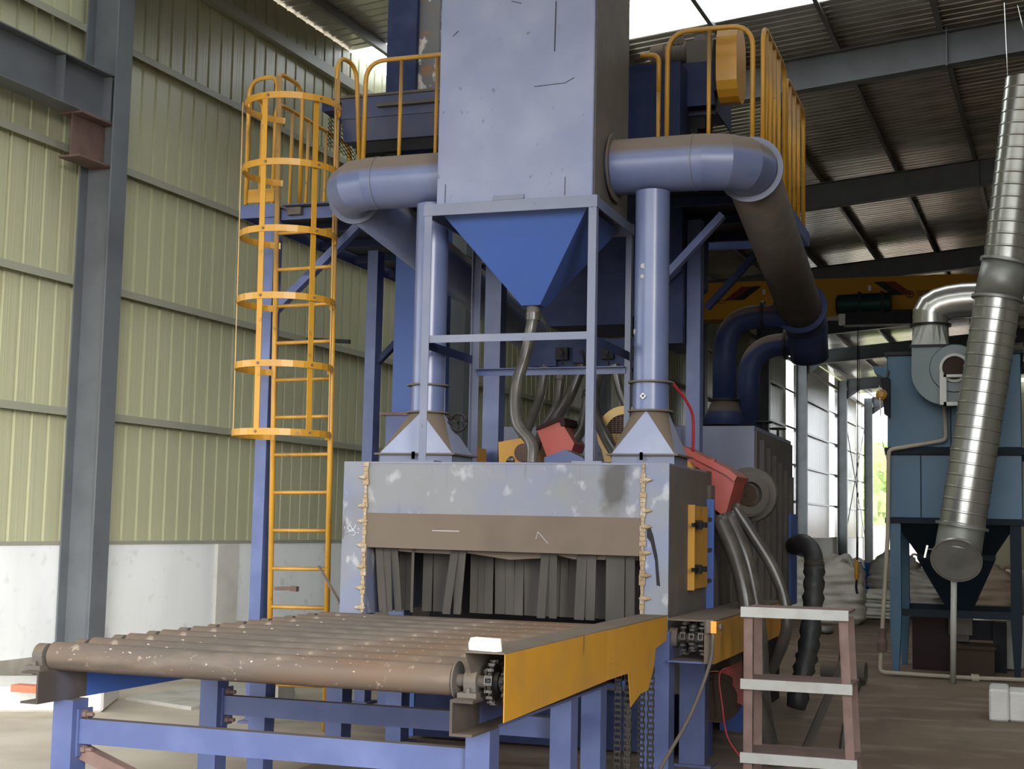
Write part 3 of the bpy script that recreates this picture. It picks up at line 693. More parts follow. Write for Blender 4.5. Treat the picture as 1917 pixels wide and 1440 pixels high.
# ---------------------------------------------------------------- big round ducts
def duct(name, label, sgn):
    t = thing(name, label, 'duct', (-3.12 + sgn * 1.0, 9.25, 3.86))
    xa = -3.68 if sgn < 0 else -2.555; xe = -4.36 if sgn < 0 else -1.92; R_ = .19; rb_ = .27; yc = 9.23; zc = 4.055
    segs = 6
    pts = [(xe + sgn * rb_ * math.sin(a), yc + rb_ * (1 - math.cos(a)), zc) for a in [math.radians(90) * i / segs for i in range(segs + 1)]]
    epts = [pts[0], pts[2], pts[4], pts[6]]
    for q_, rg in enumerate(MB().segments([(xa, yc, zc)] + epts + [(pts[-1][0], pts[-1][1] + .05, zc)], R_, 36)[:4]):
        part('elbow_segment' if q_ else 'straight', 'blue_duct', t, lambda b_: b_.loft(rg, False, True))
    part('wall_flange', 'dusty_steel', t, lambda b_: b_.lathe((xa + sgn * .02, yc, zc), (sgn, 0, 0), [(0, R_), (0, .235), (.012, .235), (.012, R_)], 32))
    part('end_flange', 'blue_grey', t, lambda b_: b_.lathe((pts[-1][0], pts[-1][1], zc), (0, 1, 0), [(0, R_), (0, .228), (.02, .228), (.02, R_)], 32))
    part('band', 'blue_grey', t, lambda b_: b_.lathe((xe - sgn * .06, yc, zc), (sgn, 0, 0), [(0, R_), (0, R_ + .004), (.012, R_ + .004), (.012, R_)], 32))
    return t, pts[-1]
dl, el = duct('round_duct', 'big blue round duct elbow on the left of the settling box', -1)
dr_, er = duct('round_duct', 'big blue round duct elbow on the right of the settling box', 1)
part('sloping_run', 'blue_duct', dl, lambda b_: b_.tube([(el[0], el[1] + .02, 4.055), (-4.38, 12.9, 3.45)], .185, 32))
rs = thing('sloping_duct', 'dusty dark duct sloping back from the right elbow to the bent ducts', 'duct', (-1.68, 11, 3.3))
part('pipe', 'dusty_steel', rs, lambda b_: b_.tube([(er[0], er[1] + .02, 4.055), (-1.70, 12.35, 3.53)], .188, 32))
part('end_elbow', 'blue_shaded', rs, lambda b_: b_.tube(fillet([(-1.70, 12.35, 3.53), (-1.70, 12.72, 3.46), (-1.69, 12.9, 3.15)], .25), [.188] * 9 + [.18, .17], 28), )
part('end_ring', 'blue_shaded', rs, lambda b_: b_.lathe((-1.70, 12.33, 3.53), (0, 1, -.16), [(0, .188), (0, .235), (.025, .235), (.025, .188)], 28))
# two bent ducts rising from the rear chamber
def bent(name, label, x, y, z0, z1, x2, r_, cone):
    t = thing(name, label, 'duct', (x, y, z0))
    part('pipe', 'blue_shaded', t, lambda b_: b_.tube(fillet([(x, y, z0 + (.22 if cone else 0)), (x, y, z1), (x2, y, z1)], .33, 10), r_, 26))
    part('joint_ring', 'black_steel', t, lambda b_: b_.lathe((x + .34, y, z1), (1, 0, 0), [(-.012, r_), (-.012, r_ + .035), (.012, r_ + .035), (.012, r_)], 26))
    if cone:
        part('cone_base', 'blue_shaded', t, lambda b_: b_.loft([circ((x, y, z0), r_ * 1.95, 24), circ((x, y, z0 + .22), r_ * 1.05, 24)], smooth=True))
        part('joint_ring', 'black_steel', t, lambda b_: b_.lathe((x, y, z0 + .215), (0, 0, 1), [(0, r_), (0, r_ + .04), (.02, r_ + .04), (.02, r_)], 26))
bent('bent_duct', 'front shaded blue bent duct rising from a cone on the rear chamber', -2.36, 12.35, 2.50, 3.46, -1.72, .105, True)
bent('bent_duct', 'rear shaded blue bent duct standing just right of the coned one', -2.27, 13.05, 2.50, 3.30, -1.60, .105, False)
# ---------------------------------------------------------------- vertical suction pipes with pyramid hoods
def riser(label, x, y, bw, bd, ztop):
    t = thing('suction_pipe', label, 'duct', (x, y, 2.0))
    z0 = 2.062; r_ = .12
    cn = [Vector((x + sx * bw, y + sy * bd, z0 + .012)) for sx, sy in ((-1, -1), (1, -1), (1, 1), (-1, 1))]
    mid = [Vector((x, y - r_, 2.365)), Vector((x + r_, y, 2.365)), Vector((x, y + r_, 2.365)), Vector((x - r_, y, 2.365))]
    for k_ in range(4):
        part('hood_face', 'blue_pale', t, lambda b_: b_.add([cn[k_], cn[(k_ + 1) % 4], mid[k_]], [(0, 1, 2)]))
        a0 = math.radians(-90 + 90 * k_)
        arc = [Vector((x + r_ * math.cos(a0 + math.radians(15 * q)), y + r_ * math.sin(a0 + math.radians(15 * q)), 2.365)) for q in range(7)]
        part('hood_corner', 'dusty_steel', t, lambda b_: b_.add([cn[(k_ + 1) % 4]] + arc, [(0, q + 2, q + 1) for q in range(6)], True), fix=False)
    part('base_flange', 'dusty_steel', t, lambda b_: b_.box(x - bw - .03, x + bw + .03, y - bd - .03, y + bd + .03, z0, z0 + .012))
    part('base_box', 'blue_grey', t, lambda b_: b_.box(x - bw, x + bw, y - bd, y + bd, 1.996, z0))
    part('pipe', 'blue_duct', t, lambda b_: b_.tube([(x, y, 2.365), (x, y, 2.56)], r_, 28, False))
    part('pipe', 'blue_duct', t, lambda b_: b_.tube([(x, y, 2.56), (x, y, ztop)], r_ - .004, 28, False))
    for zz in (2.362, 2.555): part('ring_flange', 'dusty_steel', t, lambda b_: b_.lathe((x, y, zz), (0, 0, 1), [(0, r_ - .01), (0, r_ + .032), (.012, r_ + .032), (.012, r_ - .01)], 28))
    for dx in (-1, 1): part('bolt', 'dark_steel', t, lambda b_: b_.box(x - .008, x + .008, y - bd - .05, y - bd - .03, z0 - .03, z0 + .02))
    return t
rp = riser('blue suction pipe rising from the pyramid hood at the right end', -2.255, 9.2, .21, .2, 3.86)
part('lug', 'white_plastic', rp, lambda b_: b_.lathe((-2.275, 9.078, 2.46), (0, -1, 0), [(0, .012), (0, .022), (.012, .022), (.012, .012)], 4, False))
part('paint_chip', 'white_board', rp, lambda b_: (b_.lathe((-2.29, 9.089, 3.335), (0, -1, 0), [(0, .018), (.002, .018), (.002, 0)], 7), b_.lathe((-2.295, 9.090, 3.265), (0, -1, 0), [(0, .014), (.002, .014), (.002, 0)], 6), b_.lathe((-2.355, 9.14, 2.9), (-.8, -.6, 0), [(0, .02), (.002, .02), (.002, 0)], 7)))
lp = riser('blue suction pipe behind the left leg of the settling box frame', -3.865, 9.2, .27, .2, 3.86)
part('hand_wheel', 'black_steel', lp, lambda b_: (b_.tube(circ((-3.64, 9.22, 2.30), .062, 14, 'y') + [circ((-3.64, 9.22, 2.30), .062, 14, 'y')[0]], .01, 6), b_.bar((-3.70, 9.22, 2.30), (-3.58, 9.22, 2.30), .012, .012), b_.bar((-3.64, 9.22, 2.24), (-3.64, 9.22, 2.36), .012, .012), b_.bar((-3.76, 9.21, 2.30), (-3.64, 9.21, 2.30), .02, .02)))

# ================================================================ CAGED LADDER
ld = thing('caged_ladder', 'yellow caged ladder with flat hoops leading up to the platform', 'ladder', (-5.22, 9.9, 0))
LX0, LX1, LY = -5.475, -4.97, 9.9
xs = lambda z, x: x - .03 * (z - 2.5) * .9
for x in (LX0, LX1):
    part('stile', 'yellow_paint', ld, lambda b_: b_.tube([(x + .03, LY, .0), (x - .045, LY, 5.1)] if x > -5.2 else [(x + .05, LY, .0), (x - .065, LY, 5.17)], .0215, 12))
zz = .33
while zz < 4.1:
    t_ = zz / 5.1
    part('rung', 'yellow_paint', ld, lambda b_: b_.tube([(LX0 + .05 - .115 * t_, LY, zz), (LX1 + .03 - .075 * t_, LY, zz + .008)], .0155, 10)); zz += .2955
HC = (-5.25, 9.62); HR = .37
def hoop_pts(z, n=22):
    a0, a1 = math.radians(128), math.radians(412)
    return [(HC[0] + HR * math.cos(a0 + (a1 - a0) * i / n), HC[1] + HR * math.sin(a0 + (a1 - a0) * i / n), z) for i in range(n + 1)]
def hoop(z):
    def fn(b_):
        P = hoop_pts(z); c_ = Vector((HC[0], HC[1], 0)); rings = []
        for p in P:
            d = (Vector((p[0], p[1], 0)) - c_).normalized() * .006; p = Vector(p)
            rings.append([p + Vector((0, 0, -.025)), p + d + Vector((0, 0, -.025)), p + d + Vector((0, 0, .025)), p + Vector((0, 0, .025))])
        b_.loft(rings)
        for p, q in ((P[0], (LX0 - .02, LY, z)), (P[-1], (LX1 - .03, LY, z))): b_.bar(p, q, .006, .05)
    return fn
HZ = [4.80, 4.285, 3.775, 3.265, 2.755, 2.245]
for z in HZ: part('hoop', 'yellow_paint', ld, hoop(z), fix=True)
for deg in (212, 268, 332, 20):
    a = math.radians(deg); px_, py_ = HC[0] + (HR - .007) * math.cos(a), HC[1] + (HR - .007) * math.sin(a)
    part('cage_strip', 'yellow_paint', ld, lambda b_: b_.bar((px_, py_, HZ[-1] - .02), (px_ - .03, py_, HZ[0] + .02), .045, .006, (math.cos(a), math.sin(a), 0)))
    part('bolt', 'rust_brown', ld, lambda b_: [b_.lathe((HC[0] + (HR + .006) * math.cos(a), HC[1] + (HR + .006) * math.sin(a), z), (math.cos(a), math.sin(a), 0), [(0, .011), (.008, .011), (.008, 0)], 6, False) for z in HZ])

# ================================================================ PLATFORM, POSTS AND RAILINGS
pf = thing('access_platform', 'blue steel access platform with yellow railings around the machine top', 'platform', (-3.7, 11.0, 0))
PZ = 4.15
for q in ((-5.85, -4.85, 10.05, 13.6), (-4.85, -3.75, 10.05, 10.5), (-2.5, -1.62, 9.95, 12.15)): part('deck_plate', 'black_steel', pf, lambda b_: b_.box(*q, 4.125, 4.14))
for q in ((-5.91, -5.58, 10.0, 10.012, 4.04, 4.15), (-5.91, -5.90, 10.012, 13.6, 4.04, 4.15), (-5.58, -4.86, 10.09, 10.10, 4.03, 4.16), (-2.5, -1.60, 9.92, 9.93, 4.04, 4.15), (-1.61, -1.60, 9.93, 12.19, 4.04, 4.15), (-2.5, -1.60, 12.19, 12.20, 4.04, 4.15)):
    part('edge_channel', 'blue_paint', pf, lambda b_: b_.box(*q))
for y in (10.7, 11.4, 12.1, 12.9): part('joist', 'blue_shaded', pf, lambda b_: b_.box(-5.9, -4.85, y, y + .05, 4.06, 4.125))
for y in (10.5, 11.2, 11.9): part('joist', 'blue_shaded', pf, lambda b_: b_.box(-2.5, -1.61, y, y + .05, 4.06, 4.125))
part('joist', 'blue_shaded', pf, lambda b_: b_.box(-5.05, -4.97, 10.1, 13.5, 4.0, 4.06))
part('post', 'blue_paint', pf, lambda b_: (b_.box(-5.70, -5.60, 10.02, 10.16, .0, 4.04), b_.box(-5.74, -5.54, 9.98, 10.2, 0, .02)))
part('post', 'blue_paint', pf, lambda b_: (b_.box(-5.46, -5.36, 11.5, 11.64, 0, 4.04), b_.box(-5.50, -5.32, 11.46, 11.68, 0, .02)))
part('post', 'blue_paint', pf, lambda b_: (b_.box(-4.09, -3.95, 10.9, 11.04, 2.05, 4.04), b_.box(-4.12, -3.92, 10.87, 11.07, 2.05, 2.065)))
part('post', 'blue_paint', pf, lambda b_: (b_.box(-2.41, -2.30, 11.0, 11.13, 2.05, 4.06)))
part('knee_brace', 'blue_paint', pf, lambda b_: b_.bar((-5.60, 10.06, 3.27), (-4.82, 10.06, 3.98), .06, .075, (0, 1, 0)))
part('knee_brace', 'blue_paint', pf, lambda b_: b_.bar((-2.35, 10.0, 3.42), (-1.93, 10.0, 3.86), .05, .075, (0, 1, 0)))
part('knee_brace', 'blue_shaded', pf, lambda b_: b_.bar((-2.33, 11.4, 3.40), (-1.90, 11.4, 3.86), .05, .075, (0, 1, 0)))
part('knee_brace', 'blue_shaded', pf, lambda b_: b_.bar((-5.36, 11.57, 3.03), (-5.05, 11.57, 3.33), .05, .07, (0, 1, 0)))
part('toe_plate', 'yellow_paint', pf, lambda b_: b_.box(-5.87, -5.60, 9.995, 10.0, 4.165, 4.275))
part('junction_box', 'dusty_steel', pf, lambda b_: (b_.box(-5.50, -5.38, 10.04, 10.09, 4.06, 4.12), b_.bar((-5.58, 10.05, 4.14), (-5.45, 10.05, 4.09), .015, .015)))
RT = .0185
def rail(pts, r=.12, m_='yellow_paint', rad=RT, nm='rail'):
    part(nm, m_, pf, lambda b_: b_.tube(fillet(pts, r, 6), rad, 10))
def rpost(x, y, z0=PZ, z1=5.2, rad=.016): part('rail_post', 'yellow_paint', pf, lambda b_: b_.tube([(x, y, z0), (x, y, z1)], rad, 8))
# ladder head loops
rail([(-5.56, 9.93, 5.0), (-5.58, 9.93, 5.19), (-5.86, 9.98, 5.19), (-5.86, 10.0, 4.15)], .16)
rail([(-5.555, 9.9, 5.0), (-5.555, 9.9, 5.21), (-5.55, 10.32, 5.21), (-5.55, 10.34, 4.15)], .15)
rail([(-5.86, 10.0, 4.9), (-5.86, 10.0, 5.08), (-5.86, 10.22, 5.08), (-5.86, 10.22, 4.15)], .1)
rail([(-5.02, 9.9, 5.0), (-5.02, 9.9, 5.30), (-4.99, 10.18, 5.30), (-4.93, 10.22, 4.15)], .15)
# railing along the outer left edge
rail([(-5.87, 10.45, 4.15), (-5.87, 10.45, 5.15), (-5.87, 11.9, 5.15), (-5.87, 11.9, 4.15)], .16)
for y in (10.75, 11.05, 11.4, 11.65): rpost(-5.87, y, PZ, 5.14)
rail([(-5.87, 12.1, 4.15), (-5.87, 12.1, 5.1), (-5.87, 13.5, 5.1), (-5.87, 13.5, 4.15)], .16)
for y in (12.5, 13.0): rpost(-5.87, y, PZ, 5.09)
# front railing between ladder and box
rail([(-4.83, 10.03, 4.15), (-4.83, 10.03, 5.27), (-3.82, 10.03, 5.27), (-3.82, 10.03, 4.15)], .17)
for x in (-4.52, -4.21): rpost(x, 10.03, PZ, 5.27)
# right hand railing
rail([(-2.34, 9.95, 4.15), (-2.34, 9.95, 5.24), (-1.71, 9.95, 5.24), (-1.71, 9.95, 4.15)], .17)
rpost(-2.03, 9.95, PZ, 5.24); rpost(-2.41, 9.97, PZ, 5.05)
rail([(-2.55, 9.97, 5.09), (-2.41, 9.97, 5.09), (-2.41, 9.97, 4.8)], .1)
rail([(-1.64, 9.98, 4.15), (-1.64, 9.98, 5.24), (-1.64, 11.0, 5.24), (-1.64, 11.0, 4.15)], .14)
for y in (10.12, 10.3, 10.5, 10.72): rpost(-1.64, y, PZ, 5.23)
rail([(-1.64, 11.08, 4.15), (-1.64, 11.08, 5.2), (-1.64, 12.1, 5.2), (-1.64, 12.1, 4.15)], .14)
for y in (11.3, 11.55, 11.8): rpost(-1.64, y, PZ, 5.19)
rail([(-2.2, 12.12, 4.45), (-1.68, 12.12, 4.45)], .05, rad=.014)
# grey post and wires by the left wall
one('grey_post', 'frame_grey', lambda b_: (b_.box(-5.34, -5.28, 12.0, 12.02, 0, 3.9), b_.box(-5.27, -5.10, 12.05, 12.07, 0, 3.88)), (-5.2, 12.0, 0), 'plain grey steel post between the blue platform post and the elevator', 'post')
one('wall_bracket', 'black_steel', lambda b_: (b_.bar((-6.624, 12.600, 3.397), (-6.150, 12.600, 3.365), .03, .04), b_.box(-5.62, -5.57, 12.55, 12.65, 3.2, 3.28)), (-5.7, 12.6, 3.2), 'short dark bracket arm sticking out left of the platform post', 'bracket')

# ================================================================ SEPARATOR TROUGH, DRIVE, ELEVATOR, SHOT BIN
sp_ = thing('separator_trough', 'long blue separator trough crossing behind the settling box', 'machine housing', (-3.7, 10.75, 4.15))
part('trough', 'blue_half_shaded', sp_, lambda b_: b_.prism([(-5.30, 10.55, 5.16), (-5.30, 10.55, 4.985), (-5.30, 10.62, 4.80), (-5.30, 10.95, 4.80), (-5.30, 11.05, 4.985), (-5.30, 11.05, 5.16)], (3.2, 0, 0)), fix=True)
part('upper_band', 'dusty_steel', sp_, lambda b_: (b_.box(-5.31, -2.09, 10.53, 11.07, 5.155, 5.175), b_.box(-4.95, -2.3, 10.50, 10.55, 5.05, 5.075)))
part('fold_edge', 'blue_half_shaded', sp_, lambda b_: b_.box(-5.30, -2.1, 10.54, 10.552, 4.975, 4.99))
part('support_beam', 'black_steel', sp_, lambda b_: b_.box(-5.2, -2.2, 10.65, 10.95, 4.70, 4.80))
part('support_foot', 'black_steel', sp_, lambda b_: (b_.box(-4.95, -4.85, 10.7, 10.8, 4.14, 4.7), b_.box(-2.35, -2.25, 10.6, 10.75, 4.14, 4.7)))
def expmesh(b_):
    for r in range(8):
        for q in range(12):
            y_ = 10.55 + q * .045; z_ = 4.76 + r * .036; a_, c_ = (z_, z_ + .018) if q % 2 else (z_ + .018, z_)
            b_.bar((-5.42, y_, a_), (-5.42, y_ + .045, c_), .004, .005); b_.bar((-5.42, y_, z_ + .036 - (a_ - z_)), (-5.42, y_ + .045, z_ + .036 - (c_ - z_)), .004, .005)
part('mesh_guard', 'black_steel', sp_, expmesh)
part('guard_frame', 'blue_shaded', sp_, lambda b_: (b_.box(-5.43, -5.31, 10.45, 11.15, 5.03, 5.13), b_.box(-5.33, -5.30, 10.5, 10.55, 4.75, 5.1)))
part('end_panel', 'blue_shaded', sp_, lambda b_: b_.box(-2.09, -2.08, 10.5, 11.1, 4.78, 5.17))
part('rear_housing', 'blue_shaded', sp_, lambda b_: b_.box(-2.95, -2.30, 10.2, 10.5, 4.14, 5.10))
part('gear_stand', 'blue_shaded', sp_, lambda b_: b_.box(-2.42, -2.085, 10.44, 10.56, 4.82, 5.165))
dm = thing('drive_motor', 'dusty brown drive motor and gearbox lying on the trough right end', 'motor', (-2.2, 10.6, 5.175))
part('motor_body', 'dusty_steel', dm, lambda b_: (b_.lathe((-2.58, 10.6, 5.30), (1, 0, 0), [(0, 0), (0, .06), (.02, .075), (.30, .075), (.30, .055), (.55, .05), (.55, 0)], 20)))
part('fan_cowl', 'dusty_steel', dm, lambda b_: b_.lathe((-2.62, 10.6, 5.30), (1, 0, 0), [(0, 0), (0, .07), (.10, .08), (.10, .07)], 20))
part('gearbox', 'dusty_steel', dm, lambda b_: (b_.box(-2.32, -2.12, 10.5, 10.7, 5.175, 5.36), b_.lathe((-2.22, 10.6, 5.36), (0, 0, 1), [(0, .07), (.06, .06), (.06, 0)], 14)))
part('terminal_box', 'dusty_steel', dm, lambda b_: b_.box(-2.44, -2.36, 10.54, 10.66, 5.36, 5.42))
for q in range(6): part('cooling_fin', 'dusty_steel', dm, lambda b_: b_.lathe((-2.52 + q * .035, 10.6, 5.30), (1, 0, 0), [(0, .07), (0, .085), (.006, .085), (.006, .07)], 18))
bgd = thing('belt_guard', 'tall yellow belt guard with rounded ends beside the right railing', 'guard', (-1.95, 10.35, 4.6))
def stad(x, y, z0, z1, r_, n=9):
    out = []
    for i in range(n + 1):
        a = math.pi * i / n; out.append((x, y + r_ * math.cos(a), z1 - r_ + r_ * math.sin(a)))
    for i in range(n + 1):
        a = math.pi + math.pi * i / n; out.append((x, y + r_ * math.cos(a), z0 + r_ + r_ * math.sin(a)))
    return out
part('cover', 'yellow_paint', bgd, lambda b_: b_.prism(stad(-2.03, 10.40, 4.80, 5.40, .2), (.155, 0, 0)), fix=True)
part('bracket', 'black_steel', bgd, lambda b_: b_.box(-2.08, -1.98, 10.35, 10.55, 4.9, 5.3))

be = thing('bucket_elevator', 'shaded blue bucket elevator casing with peeling strip, rising left of the box', 'machine housing', (-5.0, 11.5, 0))
part('upper_casing', 'blue_shaded', be, lambda b_: b_.box(-5.24, -4.955, 11.3, 11.7, 4.6, 6.6))
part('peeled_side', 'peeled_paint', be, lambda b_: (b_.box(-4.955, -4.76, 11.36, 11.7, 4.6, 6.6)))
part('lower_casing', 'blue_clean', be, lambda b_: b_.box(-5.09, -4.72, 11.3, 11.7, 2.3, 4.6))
part('joint_flange', 'rust_brown', be, lambda b_: b_.box(-5.17, -4.66, 11.22, 11.78, 2.52, 2.545))
part('boot', 'blue_paint', be, lambda b_: b_.box(-5.12, -4.70, 11.25, 11.75, 0, 2.52))
bn = thing('shot_bin', 'shaded blue shot storage bin with sloping hopper behind the settling box', 'hopper', (-3.0, 11.3, 2.6))
part('bin', 'blue_shaded', bn, lambda b_: b_.box(-3.75, -2.42, 10.85, 11.9, 3.62, 4.6))
part('hopper', 'blue_shaded', bn, lambda b_: b_.loft([[(-3.75, 10.85, 3.62), (-2.42, 10.85, 3.62), (-2.42, 11.9, 3.62), (-3.75, 11.9, 3.62)], [(-3.55, 10.95, 3.22), (-2.9, 10.95, 3.22), (-2.9, 11.7, 3.22), (-3.55, 11.7, 3.22)]]), fix=True)
part('side_bin', 'blue_shaded', bn, lambda b_: b_.prism([(-2.78, 10.9, 3.62), (-2.42, 10.9, 3.62), (-2.42, 10.9, 3.05), (-2.62, 10.9, 3.05)], (0, .7, 0)), fix=True)
part('gate_row', 'blue_shaded', bn, lambda b_: (b_.box(-3.72, -2.62, 10.9, 11.2, 2.86, 3.10), b_.box(-3.66, -3.45, 10.86, 10.9, 2.88, 3.02), b_.box(-3.3, -3.16, 10.82, 10.9, 2.9, 3.06)))
def gate(b_, x): b_.box(x - .05, x + .05, 10.84, 10.90, 2.93, 3.03); b_.bar((x, 10.83, 3.02), (x + .03, 10.8, 2.88), .012, .012); b_.lathe((x, 10.84, 2.98), (0, -1, 0), [(0, .02), (.03, .02), (.03, 0)], 8)
for x in (-3.40, -3.22, -3.02, -2.80): part('slide_gate', 'black_steel', bn, lambda b_: gate(b_, x))
# shot hoses
HS = [('first', (-3.558, 10.900, 2.867), (-3.582, 10.850, 2.622), (-3.640, 10.700, 2.330), (-3.699, 10.500, 2.073), .038), ('second', (-3.420, 10.900, 2.799), (-3.436, 10.850, 2.556), (-3.492, 10.700, 2.373), (-3.535, 10.600, 2.154), .036),
      ('third', (-3.249, 10.900, 2.862), (-3.333, 10.850, 2.620), (-3.395, 10.700, 2.436), (-3.405, 10.600, 2.281), .045), ('fourth', (-3.105, 10.900, 2.816), (-3.079, 10.700, 2.540), (-2.892, 10.400, 2.268), (-2.710, 10.200, 2.056), .045),
      ('fifth', (-2.964, 10.900, 2.857), (-2.926, 10.900, 2.685), (-2.858, 10.900, 2.513), (-2.812, 10.900, 2.300), .034), ('sixth', (-3.192, 10.900, 2.644), (-3.173, 10.700, 2.372), (-3.207, 10.600, 2.260), (-3.240, 10.500, 2.150), .04)]
for nm, a, b2, c2, d2, r_ in HS:
    one('shot_hose', 'hose_rubber', lambda b_: (b_.tube(curve([a, b2, c2, d2], 6), r_, 12), b_.lathe(a, Vector(b2) - Vector(a), [(-.03, r_), (-.03, r_ + .008), (.03, r_ + .008), (.03, r_)], 12)), d2, f'{nm} rubber shot hose from the left, hanging under the bin gates', 'hose', 'shot hoses under the bin')

# ================================================================ BLAST CHAMBER, WHEELS AND REAR CHAMBER
bc = thing('blast_chamber', 'long dark dusty blast chamber body behind the entry chamber', 'machine housing', (-3.2, 11, 0))
part('body', 'dusty_steel', bc, lambda b_: b_.box(-4.5, -2.0, 9.80, 11.78, .45, 2.0))
part('panel', 'dusty_steel', bc, lambda b_: b_.box(-2.0, -1.975, 9.85, 10.6, .95, 1.9)); part('panel', 'dusty_steel', bc, lambda b_: b_.box(-2.0, -1.97, 10.65, 11.2, .95, 1.9))
part('gable', 'blue_paint', bc, lambda b_: b_.prism([(-3.356, 10.300, 2.065), (-3.353, 10.300, 2.114), (-3.187, 10.300, 2.172), (-3.042, 10.300, 2.108), (-3.025, 10.300, 2.067)], (0, .25, 0)), fix=True)
for q in ((-2.2, -2.02, 10.0, 10.2), (-4.4, -4.25, 10.0, 10.2), (-2.2, -2.02, 11.4, 11.6), (-4.4, -4.25, 11.4, 11.6)): part('leg', 'blue_clean', bc, lambda b_: b_.box(*q, 0, .45))
part('lower_hopper', 'blue_shaded', bc, lambda b_: b_.box(-4.2, -2.25, 9.9, 11.7, .02, .45))
ax_ = thing('rear_chamber', 'taller smooth blue rear chamber with ribbed dark right side', 'machine housing', (-3.0, 12.9, 0))
part('body', 'blue_grey', ax_, lambda b_: b_.box(-4.4, -2.0, 11.8, 13.9, .9, 2.46), bevel=.004)
part('front_plate', 'blue_duct', ax_, lambda b_: (b_.box(-3.2, -2.62, 11.79, 11.80, .95, 2.44)))
part('side_panel', 'dusty_steel', ax_, lambda b_: b_.box(-2.0, -1.985, 11.82, 13.9, .9, 2.42))
for i in range(6): part('rib', 'dusty_steel', ax_, lambda b_: b_.box(-1.985, -1.945, 11.95 + i * .33, 12.05 + i * .33, .95, 2.35 - .05 * i))
part('blue_panel', 'blue_clean', ax_, lambda b_: b_.box(-1.985, -1.935, 13.45, 13.85, .9, 1.75))
part('skirt', 'black_steel', ax_, lambda b_: b_.box(-4.3, -2.1, 11.85, 13.85, 0, .9))
def wheel(x, y, z):
    def fn(b_):
        c_ = circ((x, y, z), .075, 16); b_.tube(c_ + [c_[0]], .008, 6)
        b_.bar((x - .07, y, z), (x + .07, y, z), .012, .01); b_.bar((x, y - .07, z), (x, y + .07, z), .012, .01); b_.tube([(x, y, z - .12), (x, y, z)], .011, 8)
    return fn
for (x, y) in ((-2.06, 12.62), (-2.06, 13.45)): part('hand_wheel', 'black_steel', ax_, wheel(x, y, 2.55))
# blast wheels showing above and beside the chamber
bw = thing('impeller_head', 'impeller head with big red hood on the right chamber shoulder', 'impeller head', (-2.0, 10.3, 1.6))
part('hood', 'red_paint', bw, lambda b_: b_.prism([(-2.258, 10.000, 2.165), (-2.164, 10.000, 2.158), (-1.886, 10.000, 1.999), (-1.832, 10.000, 1.939), (-1.903, 10.000, 1.681), (-2.018, 10.000, 1.763), (-2.024, 10.000, 1.983), (-2.125, 10.000, 2.043), (-2.250, 10.000, 2.104)], (0, .42, 0)), fix=True)
part('hood_lid', 'red_paint', bw, lambda b_: b_.prism([(-2.267, 9.970, 2.194), (-2.228, 9.970, 2.194), (-1.865, 9.970, 2.013), (-1.812, 9.970, 1.968), (-1.834, 9.970, 1.930), (-1.888, 9.970, 1.975), (-2.251, 9.970, 2.156)], (0, .48, 0)), fix=True)
part('hook', 'red_paint', bw, lambda b_: b_.box(-2.02, -1.98, 10.0, 10.06, 2.03, 2.09))
def pmotor(b_): b_.lathe((-1.841, 10.620, 1.857), (.55, -.83, 0), [(-.4, 0), (-.4, .12), (-.06, .13), (-.06, .165), (0, .165), (.0, .15), (.02, .15)], 24)
mo = part('motor', 'dusty_steel', bw, pmotor)
part('motor_guard', 'dusty_steel', bw, lambda b_: b_.lathe((-1.841, 10.620, 1.857), (.55, -.83, 0), [(.02, .15), (.03, .10), (.03, .095), (-.02, .09), (-.02, 0)], 24))
def mgrille(b_): b_.lathe((-1.850, 10.580, 1.852), (.55, -.83, 0), [(0, .085), (.01, .085), (.01, .02), (.02, .02), (.02, 0)], 7, False)
part('fan_grille', 'mesh_dark', bw, mgrille)
part('pulley_cover', 'dusty_steel', bw, lambda b_: b_.prism([Vector((-1.881, 10.850, 1.863)) + Vector((.21 * math.cos(a), 0, .21 * math.sin(a))) for a in [2 * math.pi * k_ / 20 for k_ in range(20)]], (0, .12, 0)), fix=True)
part('yellow_shoulder', 'yellow_paint', bw, lambda b_: b_.prism([(-2.196, 9.900, 2.072), (-2.138, 9.900, 2.069), (-2.080, 9.900, 1.971), (-2.195, 9.900, 2.008)], (0, .3, 0)), fix=True)
lw = thing('impeller_head', 'lower impeller head with dark red hood and brown pulley under the chain box', 'impeller head', (-1.883, 10.000, 0.337))
part('hood', 'red_paint', lw, lambda b_: b_.prism([(-1.979, 10.000, 0.582), (-1.766, 10.000, 0.689), (-1.764, 10.000, 0.374), (-1.839, 10.000, 0.406), (-1.922, 10.000, 0.555)], (0, .3, 0)), fix=True)
part('pulley_cover', 'mesh_dark', lw, lambda b_: b_.lathe((-1.935, 9.970, 0.425), (.3, -.95, 0), [(-.12, 0), (-.12, .17), (0, .17), (0, .13), (.02, .13), (.02, 0)], 24))
part('rim', 'yellow_worn', lw, lambda b_: b_.lathe((-1.935, 9.970, 0.425), (.3, -.95, 0), [(-.1, .172), (-.1, .18), (-.06, .18), (-.06, .172)], 24))
one('red_wire', 'red_hose', lambda b_: b_.tube(curve([(-1.820, 9.850, 0.655), (-1.899, 9.820, 0.602), (-1.875, 9.800, 0.396), (-1.837, 9.800, 0.183), (-1.72, 9.8, .02)], 6), .007, 6), (-1.72, 9.8, 0), 'thin red wire dangling under the brown chain box', 'wire')
yw = thing('impeller_head', 'impeller head with yellow guard and round vent, low behind the drain hose', 'impeller head', (-3.5, 10.7, 1.9))
